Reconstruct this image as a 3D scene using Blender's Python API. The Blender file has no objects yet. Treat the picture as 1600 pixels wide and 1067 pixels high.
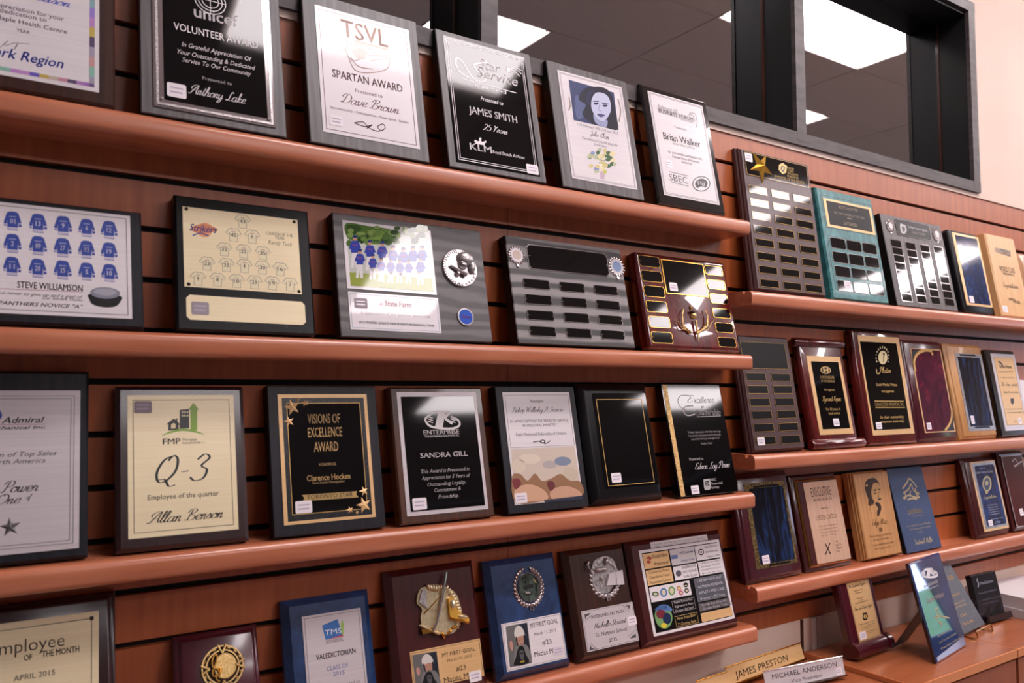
import bpy, math, random
import numpy as np
random.seed(7)
SC = bpy.context.scene
COL = SC.collection

# ------------------------------------------------------------------ camera
F, CX, CY = 1270.0, 800.0, 533.5          # focal length in pixels of the 1600x1067 frame
YAW, PIT, DIST, EYE = math.atan(F/1890), math.atan(78/F), 1.307, 1.5
FWD = np.array([math.sin(YAW)*math.cos(PIT), math.cos(YAW)*math.cos(PIT), math.sin(PIT)])
RGT = np.array([math.cos(YAW), -math.sin(YAW), 0.0])
UPV = np.cross(RGT, FWD)
CAM = np.array([0.0, -DIST, EYE])
cd = bpy.data.cameras.new('camera'); cam = bpy.data.objects.new('camera', cd); COL.objects.link(cam)
cd.sensor_fit = 'HORIZONTAL'; cd.sensor_width = 36.0; cd.lens = 36.0*F/1600
cd.clip_start = 0.05
from mathutils import Matrix
cam.matrix_world = Matrix([[RGT[0], UPV[0], -FWD[0], CAM[0]], [RGT[1], UPV[1], -FWD[1], CAM[1]],
                           [RGT[2], UPV[2], -FWD[2], CAM[2]], [0, 0, 0, 1]])
cd.dof.use_dof = True; cd.dof.focus_distance = 1.75; cd.dof.aperture_fstop = 5.6
SC.camera = cam

# ------------------------------------------------------------------ world, exposure
wd = bpy.data.worlds.new('sky'); SC.world = wd; wd.use_nodes = True
bg = wd.node_tree.nodes['Background']
bg.inputs[0].default_value = (0.62, 0.72, 1.0, 1); bg.inputs[1].default_value = 3.5
SC.view_settings.view_transform = 'Standard'; SC.view_settings.look = 'None'
SC.view_settings.exposure = 0.72; SC.view_settings.gamma = 1.0; SC.view_settings.use_curve_mapping = False
TROFFER = 10.0                            # radiance of the ceiling troffers

# ------------------------------------------------------------------ pixel helpers
def ray(x, y): return FWD + RGT*(x-CX)/F - UPV*(y-CY)/F
def at_y(x, y, Y):
    d = ray(x, y); return CAM + d*((Y-CAM[1])/d[1])
def at_z(x, y, Z):
    d = ray(x, y); return CAM + d*((Z-CAM[2])/d[2])
def project(P):
    v = np.array(P)-CAM; w = v@FWD; return CX+F*(v@RGT)/w, CY-F*(v@UPV)/w

# ------------------------------------------------------------------ materials
def lin(c):
    if isinstance(c, str):
        c = c.lstrip('#'); c = [int(c[i:i+2], 16)/255 for i in (0, 2, 4)]
        return tuple(v/12.92 if v <= .04045 else ((v+.055)/1.055)**2.4 for v in c)
    return tuple(c)
MATS = {}
def mat(name, color, rough=.5, metal=0., coat=0., coat_rough=.03, ior=1.5, spec=.5, emit=0.):
    if name in MATS: return MATS[name]
    m = bpy.data.materials.new(name); m.use_nodes = True; MATS[name] = m
    b = m.node_tree.nodes['Principled BSDF']
    b.inputs['Base Color'].default_value = (*lin(color), 1)
    b.inputs['Roughness'].default_value = rough; b.inputs['Metallic'].default_value = metal
    b.inputs['Coat Weight'].default_value = coat; b.inputs['Coat Roughness'].default_value = coat_rough
    b.inputs['IOR'].default_value = ior; b.inputs['Specular IOR Level'].default_value = spec
    if emit:
        b.inputs['Emission Color'].default_value = (*lin(color), 1); b.inputs['Emission Strength'].default_value = emit
    return m
def noise_color(m, c1, c2, scale, detail=4., pos=(.35, .65), bump=0., wave=None, dist=0.):
    """colour from a stretched noise (or wave) between c1 and c2, in object space"""
    nt = m.node_tree; N = nt.nodes; L = nt.links; b = N['Principled BSDF']
    tc = N.new('ShaderNodeTexCoord'); mp = N.new('ShaderNodeMapping'); mp.inputs['Scale'].default_value = scale
    L.new(tc.outputs['Object'], mp.inputs['Vector'])
    if wave:
        t = N.new('ShaderNodeTexWave'); t.wave_type = 'BANDS'; t.bands_direction = wave
        t.inputs['Scale'].default_value = 1.; t.inputs['Distortion'].default_value = dist or 6.; t.inputs['Detail'].default_value = 3.
        t.inputs['Detail Scale'].default_value = 1.2; out = t.outputs['Fac']
    else:
        t = N.new('ShaderNodeTexNoise'); t.inputs['Scale'].default_value = 1.; t.inputs['Detail'].default_value = detail
        t.inputs['Distortion'].default_value = dist; out = t.outputs['Fac']
    L.new(mp.outputs[0], t.inputs['Vector'])
    r = N.new('ShaderNodeValToRGB'); r.color_ramp.elements[0].position = pos[0]; r.color_ramp.elements[1].position = pos[1]
    r.color_ramp.elements[0].color = (*lin(c1), 1); r.color_ramp.elements[1].color = (*lin(c2), 1)
    L.new(out, r.inputs[0]); L.new(r.outputs[0], b.inputs['Base Color'])
    if bump:
        bp = N.new('ShaderNodeBump'); bp.inputs['Strength'].default_value = bump; bp.inputs['Distance'].default_value = .001
        L.new(out, bp.inputs['Height']); L.new(bp.outputs[0], b.inputs['Normal'])
    return m
INKR = [.3]
def ink(c, rough=None, metal=0.):
    rough = INKR[0] if rough is None else rough
    return mat('ink_%s_%d%d' % (c.lstrip('#'), int(rough*100), int(metal*10)), c, rough, metal)

M = {}
M['slat'] = noise_color(mat('slat_cherry_laminate', 'a04e24', .4, coat=.5, coat_rough=.35), 'a45127', 'ba6534', (60, 60, 4), pos=(.3, .7))
M['shelf'] = noise_color(mat('shelf_cherry', 'b8684a', .3, coat=.6, coat_rough=.25), 'b96743', 'd08260', (5, 60, 60), pos=(.3, .7))
M['shelf_core'] = mat('shelf_groove_core', 'd98a58', .5)
M['counter'] = noise_color(mat('counter_cherry', 'a9603a', .3, coat=.2, coat_rough=.2), '9a5230', 'b46a42', (4, 40, 40), pos=(.3, .7))
M['cabinet'] = noise_color(mat('cabinet_cherry', '9a5535', .4), '8e4c2e', 'a05a38', (45, 45, 3), pos=(.3, .7))
M['beige'] = noise_color(mat('beige_paint', 'ead3c4', .75), 'e6cebf', 'eed8ca', (3, 3, 3))
M['dark'] = mat('groove_black', '070605', .7)
M['frame'] = noise_color(mat('window_frame_paint', '463c3d', .45), '3c3334', '524748', (14, 14, 60), bump=.15)
M['jamb'] = mat('jamb_black', '0c0b0c', .5)
M['glass'] = mat('dark_window_glass', '020202', .012, ior=4.4)
M['ceil'] = noise_color(mat('ceiling_tile_white', 'f0ecea', .9), 'eae6e4', 'f4f1ef', (120, 120, 120))
M['tbar'] = mat('ceiling_grid', 'c8c4c0', .6)
M['white_wall'] = mat('room_wall_paint', '8c8078', .85)
M['floor'] = noise_color(mat('floor_carpet', '6e6a70', .95), '646066', '78747a', (40, 40, 40))
M['lamp'] = mat('troffer_diffuser', (1.0, .905, .92), .5, emit=TROFFER)
M['lamp_frame'] = mat('troffer_frame', 'd8d6d4', .5)
# boards
def grain(n, a, b, rough, coat=0., sc=(110, 110, 5), bump=.12, cr=.05, spec=.5): return noise_color(mat(n, a, rough, coat=coat, coat_rough=cr, spec=spec), a, b, sc, pos=(.3, .7), bump=bump)
M['charcoal'] = grain('charcoal_woodgrain', '454041', '6a6465', .42)
M['charcoal_dark'] = grain('dark_charcoal_woodgrain', '16161b', '25252c', .36, spec=.28)
M['greyband'] = noise_color(mat('grey_banded_veneer', '777071', .4), '2e2a2b', '8a8383', (2.5, 2.5, 11), pos=(.2, .75), wave='Z', dist=5.)
M['greyfig'] = noise_color(mat('grey_figured_veneer', '5d5859', .42), '4a4647', '6a6465', (3, 3, 13), pos=(.2, .8), wave='Z', dist=9.)
M['black'] = mat('black_board', '0b0a0c', .3, coat=.3, coat_rough=.15)
M['black_satin'] = mat('black_satin_board', '0e0d12', .35, spec=.35)
M['black_gloss'] = mat('black_piano_gloss', '0a0809', .12, coat=1., coat_rough=.02)
M['black_marble'] = noise_color(mat('black_marble_board', '0c0c0e', .3, spec=.3), '060608', '34343a', (28, 28, 28), pos=(.62, .8), detail=8, dist=1.5)
M['edge_black'] = mat('board_edge_black', '090709', .5, spec=.3)
M['walnut'] = grain('walnut', '341809', '55290f', .35, .3, bump=.05)
M['walnut_dark'] = grain('dark_walnut', '2a130c', '422014', .3, .4, bump=.05)
M['mahogany'] = grain('mahogany', '220b0e', '301114', .28, .4, bump=.03, cr=.12)
M['maroon'] = grain('maroon_board', '3d1214', '4d181a', .28, .5, bump=.03, cr=.1)
M['rosewood'] = noise_color(mat('rosewood_gloss', '5a1414', .2, coat=1., coat_rough=.015), '430d0e', '6e1d1a', (30, 30, 7), pos=(.3, .7), dist=1.2)
M['burgundy'] = mat('burgundy_lacquer', '4a1420', .25, coat=.5, coat_rough=.12)
M['brownviolet'] = grain('brown_mahogany_matte', '43292a', '523334', .42, .1, bump=.03)
M['oak'] = grain('light_oak', 'b98450', 'd29b62', .4, .1, bump=.05)
M['alder'] = grain('pale_alder', 'd9a56c', 'e8b880', .38, .15, bump=.03)
M['oak_gold'] = grain('golden_oak', '9a6430', 'b87d42', .38, .15, bump=.04)
M['teal'] = noise_color(mat('teal_marble_board', '2f7478', .35, coat=.2), '1f5c60', '4f9698', (22, 22, 22), pos=(.3, .75), detail=8, dist=2.)
M['blue'] = noise_color(mat('blue_marble_board', '1c355f', .3, coat=.3, coat_rough=.1), '13274a', '2b4a7c', (14, 14, 14), pos=(.3, .75), detail=7, dist=2.5)
M['navy_matte'] = noise_color(mat('navy_leatherette', '33456b', .5), '2c3d61', '3a4d75', (200, 200, 200))
M['slate'] = noise_color(mat('slate_board', '4d5058', .5), '46494f', '575a62', (90, 90, 90))
# plates
M['white_plate'] = noise_color(mat('white_metal_plate', 'e8e1e4', .22), 'e5dee1', 'ebe5e7', (6, 6, 300))
M['gloss_white'] = mat('gloss_white_plate', 'e6dfe3', .3, coat=.6, coat_rough=.02)
M['silver_satin'] = noise_color(mat('silver_satin_plate', 'd2c9cc', .28, .12), 'cfc6c9', 'd6ced1', (4, 4, 400))
M['silver'] = mat('silver_bright', 'd8d2d2', .12, 1.)
M['silver_rough'] = noise_color(mat('antique_silver', 'aca6a6', .32, .75), '8e8888', 'c8c2c2', (300, 300, 300), pos=(.35, .6))
M['gold'] = mat('gold_bright', 'd9a650', .2, 1.)
M['gold_satin'] = noise_color(mat('gold_satin_plate', 'ebc088', .3, .2), 'e8bb82', 'eec58e', (4, 4, 400))
M['cream_gold'] = noise_color(mat('pale_gold_plate', 'f4e3ba', .28, .08), 'f1dfb5', 'f6e7c0', (4, 4, 400))
M['gold_star'] = mat('gold_star_metal', 'ecb850', .28, .55)
M['gold_line'] = mat('gold_line', 'e0b468', .3, .4)
M['gold_cast'] = noise_color(mat('gold_cast_metal', 'd4ac66', .3, .8), 'c09450', 'ecd092', (260, 260, 260), pos=(.3, .7))
M['pale_gold_cast'] = noise_color(mat('pale_gold_cast', 'e4d2a6', .25, .7), 'd6c294', 'f2e6c4', (160, 160, 160), pos=(.3, .7))
M['black_plate'] = mat('black_brass_plate', '080708', .05, ior=1.5)
M['black_dull'] = mat('black_dull_plate', '0e0b0c', .3, spec=.2)
M['black_spec'] = noise_color(mat('black_speckled_border', '15161c', .3), '0a0a0d', '4a4d5a', (420, 420, 420), pos=(.55, .75))
M['copper'] = noise_color(mat('copper_satin_plate', 'dcb296', .35, .2), 'd6ab8e', 'e2ba9f', (300, 4, 4))
M['blue_marble_plate'] = noise_color(mat('blue_marble_plate', '1b2a52', .08, coat=.5), '121c38', '34508c', (16, 16, 9), pos=(.35, .78), detail=7, dist=3.)
M['navy_streak_plate'] = noise_color(mat('navy_streaked_plate', '131c30', .08, coat=.5), '0c101c', '2d4f8a', (26, 26, 6), pos=(.45, .85), detail=6, dist=2.)
M['red_marble_plate'] = noise_color(mat('burgundy_marble_plate', '471428', .1, coat=.5), '34102a', '74203a', (18, 18, 12), pos=(.35, .75), detail=7, dist=2.)
M['blue_glass'] = noise_color(mat('blue_mirror_glass', '22305c', .04, coat=1., coat_rough=.01, ior=1.8), '1a254a', '31457c', (9, 9, 9))
M['black_glass'] = mat('black_glass', '06060a', .04, coat=1., coat_rough=.01)
M['navy_glass'] = mat('navy_black_glass', '14151f', .08, coat=.6)
M['red_acrylic'] = mat('red_acrylic', '4a1018', .06, coat=.6)
M['clear_edge'] = mat('acrylic_edge', 'b8a8a4', .15)
M['sticker'] = mat('price_sticker', 'efe6ea', .5)
M['sticker_grey'] = mat('grey_price_sticker', '9c8f96', .5)
M['brass'] = mat('brass_wire', 'c89a58', .2, 1.)
M['weave'] = noise_color(mat('gold_woven_strip', 'e2b263', .35, .3), 'c08c40', 'f5d690', (160, 160, 260), pos=(.35, .6))
M['paper'] = mat('paper_stack', 'cfc9cb', .7)

# ------------------------------------------------------------------ mesh builder
class MB:
    def __init__(s): s.v = []; s.f = []; s.mi = []; s.mats = []; s.sm = []; s.calls = []
    def slot(s, m):
        if m not in s.mats: s.mats.append(m)
        return s.mats.index(m)
    def add(s, vs, fs, m, smooth=False):
        o = len(s.v); s.calls.append((o, o+len(vs), len(s.f), len(s.f)+len(fs))); s.v += [tuple(map(float, p)) for p in vs]; k = s.slot(m)
        for f in fs: s.f.append(tuple(o+i for i in f)); s.mi.append(k); s.sm.append(smooth)
    def prism(s, pts, w0, w1, m, sides=True):
        n = len(pts)
        vs = [(p[0], p[1], w1) for p in pts]
        if not sides: s.add(vs, [tuple(range(n))], m); return
        vs += [(p[0], p[1], w0) for p in pts]
        s.add(vs, [tuple(range(n)), tuple(range(2*n-1, n-1, -1))]+[(i, n+i, n+(i+1) % n, (i+1) % n) for i in range(n)], m)
    def rect(s, u0, v0, u1, v1, w0, w1, m): s.prism([(u0, v0), (u1, v0), (u1, v1), (u0, v1)], w0, w1, m)
    def box(s, a, b, m): s.prism([(a[0], a[1]), (b[0], a[1]), (b[0], b[1]), (a[0], b[1])], a[2], b[2], m)
    def ring(s, po, pi, w0, w1, m):
        n = len(po)
        vs = [(*p, w1) for p in po]+[(*p, w1) for p in pi]+[(*p, w0) for p in po]+[(*p, w0) for p in pi]
        fs = []
        for i in range(n):
            j = (i+1) % n
            fs += [(i, j, n+j, n+i), (2*n+i, 2*n+j, j, i), (n+i, n+j, 3*n+j, 3*n+i)]
        s.add(vs, fs, m)
    def frame(s, u0, v0, u1, v1, t, w0, w1, m, clip=0.):
        s.ring(outline(u0, v0, u1, v1, clip, 1 if clip else 0), outline(u0+t, v0+t, u1-t, v1-t, clip, 1 if clip else 0), w0, w1, m)
    def loops(s, loops, m, smooth=True, cap0=False, cap1=True):
        n = len(loops[0]); vs = [p for l in loops for p in l]; fs = []
        for k in range(len(loops)-1):
            for i in range(n):
                j = (i+1) % n; fs.append((k*n+i, k*n+j, (k+1)*n+j, (k+1)*n+i))
        if cap0: fs.append(tuple(range(n-1, -1, -1)))
        if cap1: fs.append(tuple((len(loops)-1)*n+i for i in range(n)))
        s.add(vs, fs, m, smooth)
    def disc(s, c, rx, ry, w0, w1, m, n=24, bev=0.):
        def L(r, w): return [(c[0]+rx*r*math.cos(2*math.pi*i/n), c[1]+ry*r*math.sin(2*math.pi*i/n), w) for i in range(n)]
        ls = [L(1, w0), L(1, w1-bev)]
        if bev: ls.append(L(max(.1, 1-bev/max(rx, 1e-6)), w1))
        s.loops(ls, m, True)
    def hoop(s, c, rx, ry, t, w0, w1, m, n=28):
        po = [(c[0]+rx*math.cos(2*math.pi*i/n), c[1]+ry*math.sin(2*math.pi*i/n)) for i in range(n)]
        pi = [(c[0]+(rx-t)*math.cos(2*math.pi*i/n), c[1]+(ry-t)*math.sin(2*math.pi*i/n)) for i in range(n)]
        s.ring(po, pi, w0, w1, m)
    def dome(s, c, rx, ry, w0, h, m, n=12, k=4, rot=0.):
        ls = []
        for a in range(k):
            th = math.pi/2*a/k; r = math.cos(th); z = w0+h*math.sin(th); l = []
            for i in range(n):
                x = rx*r*math.cos(2*math.pi*i/n); y = ry*r*math.sin(2*math.pi*i/n)
                l.append((c[0]+x*math.cos(rot)-y*math.sin(rot), c[1]+x*math.sin(rot)+y*math.cos(rot), z))
            ls.append(l)
        s.loops(ls, m, True)
    def star(s, c, r, w0, h, m, rot=0., inner=.4, flat=False):
        pts = []
        for i in range(10):
            a = math.pi/2+rot+math.pi*i/5; q = r if i % 2 == 0 else r*inner
            pts.append((c[0]+q*math.cos(a), c[1]+q*math.sin(a)))
        if flat: s.prism(pts, w0, w0+h, m, sides=False); return
        s.add([(p[0], p[1], w0) for p in pts]+[(c[0], c[1], w0+h)], [(i, (i+1) % 10, 10) for i in range(10)], m)
    def tube(s, pts, r, m, n=8, r1=None):
        P = [np.array(p, float) for p in pts]; ls = []
        for i, p in enumerate(P):
            d = P[min(i+1, len(P)-1)]-P[max(i-1, 0)]; d = d/(np.linalg.norm(d)+1e-9)
            a = np.array([0, 0, 1.]) if abs(d[2]) < .9 else np.array([1., 0, 0])
            x = np.cross(d, a); x /= np.linalg.norm(x); y = np.cross(d, x)
            rr = r if r1 is None else r+(r1-r)*i/(len(P)-1)
            ls.append([tuple(p+rr*(x*math.cos(2*math.pi*k/n)-y*math.sin(2*math.pi*k/n))) for k in range(n)])
        s.loops(ls, m, True, True, True)
    def ribbon(s, pts, wf, w, m):
        P = np.array(pts, float); n = len(P); L = []; R = []
        for i in range(n):
            d = P[min(i+1, n-1)]-P[max(i-1, 0)]; q = np.hypot(*d)+1e-9; nx = np.array([-d[1], d[0]])/q; t = wf(d/q)/2
            L.append(P[i]+nx*t); R.append(P[i]-nx*t)
        vs = [(*p, w) for p in L]+[(*p, w) for p in R]
        s.add(vs, [(i, n+i, n+i+1, i+1) for i in range(n-1)], m)
    def clusters(s, gap):
        """split into groups of shapes lying closer together than gap"""
        B = []
        for a, b, f0, f1 in s.calls:
            P = np.array(s.v[a:b]); B.append([P[:, 0].min()-gap, P[:, 1].min()-gap, P[:, 0].max()+gap, P[:, 1].max()+gap, [(a, b, f0, f1)]])
        ch = True
        while ch:
            ch = False; out = []
            for b in B:
                for o in out:
                    if b[0] < o[2] and o[0] < b[2] and b[1] < o[3] and o[1] < b[3]:
                        o[0] = min(o[0], b[0]); o[1] = min(o[1], b[1]); o[2] = max(o[2], b[2]); o[3] = max(o[3], b[3]); o[4] += b[4]; ch = True; break
                else: out.append(b)
            B = out
        res = []
        for b in B:
            k = MB()
            for a, e, f0, f1 in b[4]:
                if f1 > f0: k.add(s.v[a:e], [tuple(i-a for i in s.f[f]) for f in range(f0, f1)], s.mats[s.mi[f0]], s.sm[f0])
            res.append(k)
        return res
    def mesh(s, name, conv=None):
        me = bpy.data.meshes.new(name)
        me.from_pydata([conv(p) for p in s.v] if conv else s.v, [], s.f)
        for m in s.mats: me.materials.append(m)
        me.polygons.foreach_set('material_index', s.mi); me.polygons.foreach_set('use_smooth', s.sm)
        if me.validate(): print('INVALID', name)
        me.update()
        if any(s.sm): me.set_sharp_from_angle(angle=.7)
        return me
    def obj(s, name, parent=None, conv=None):
        o = bpy.data.objects.new(name, s.mesh(name, conv)); COL.objects.link(o)
        if parent: o.parent = parent
        return o
def outline(u0, v0, u1, v1, r=0., n=4):
    if r <= 1e-6 or n == 0: return [(u0, v0), (u1, v0), (u1, v1), (u0, v1)]
    out = []
    for cx, cy, a in ((u0+r, v0+r, 180), (u1-r, v0+r, 270), (u1-r, v1-r, 0), (u0+r, v1-r, 90)):
        for i in range(n+1):
            t = math.radians(a+90*i/n); out.append((cx+r*math.cos(t), cy+r*math.sin(t)))
    return out
def smooth(pts, n=5, closed=False):
    P = [np.array(p, float) for p in pts]; N = len(P); out = []
    for i in range(N if closed else N-1):
        if closed: a, b, c, d = P[i-1], P[i], P[(i+1) % N], P[(i+2) % N]
        else: a, b, c, d = P[max(i-1, 0)], P[i], P[i+1], P[min(i+2, N-1)]
        for k in range(n):
            t = k/n; out.append(tuple(.5*((2*b)+(-a+c)*t+(2*a-5*b+4*c-d)*t*t+(-a+3*b-3*c+d)*t**3)))
    if not closed: out.append(tuple(P[-1]))
    return out
def tag(o, label=None, cat=None, group=None, kind=None):
    if label: o['label'] = label
    if cat: o['category'] = cat
    if group: o['group'] = group
    if kind: o['kind'] = kind
    return o
def empty(name, loc=(0, 0, 0), rot=(0, 0, 0)):
    o = bpy.data.objects.new(name, None); o.empty_display_size = .05; COL.objects.link(o); o.location = loc; o.rotation_euler = rot; return o
def wbox(name, a, b, m, parent=None):
    k = MB(); k.box(a, b, m); return k.obj(name, parent)

# ------------------------------------------------------------------ lettering: Blender's built-in face, and a pen-stroke script
def text_geo(s, font):
    """unit geometry: list of (verts, faces), cap height 1"""
    if font == 'script': return script_geo(s)
    c = bpy.data.curves.new('txt', 'FONT'); c.body = s; c.size = 1.; c.resolution_u = 2
    if font in ('i', 'bi'): c.shear = .3
    if font == 'l': c.offset = -.008
    o = bpy.data.objects.new('txt', c); COL.objects.link(o)
    me = o.to_mesh()
    vs = np.array([v.co[:2] for v in me.vertices]) if len(me.vertices) else np.zeros((0, 2))
    fs = [tuple(p.vertices) for p in me.polygons]
    o.to_mesh_clear(); bpy.data.objects.remove(o); bpy.data.curves.remove(c)
    if font in ('b', 'bi') and len(vs):
        n = len(vs); fs = fs+[tuple(i+n for i in f) for f in fs]+[tuple(i+2*n for i in f) for f in fs]
        vs = np.vstack([vs-[.014, 0], vs+[.014, .008], vs+[.0, -.008]])
    return vs/.69, fs
A = lambda *p: list(p)
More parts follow.
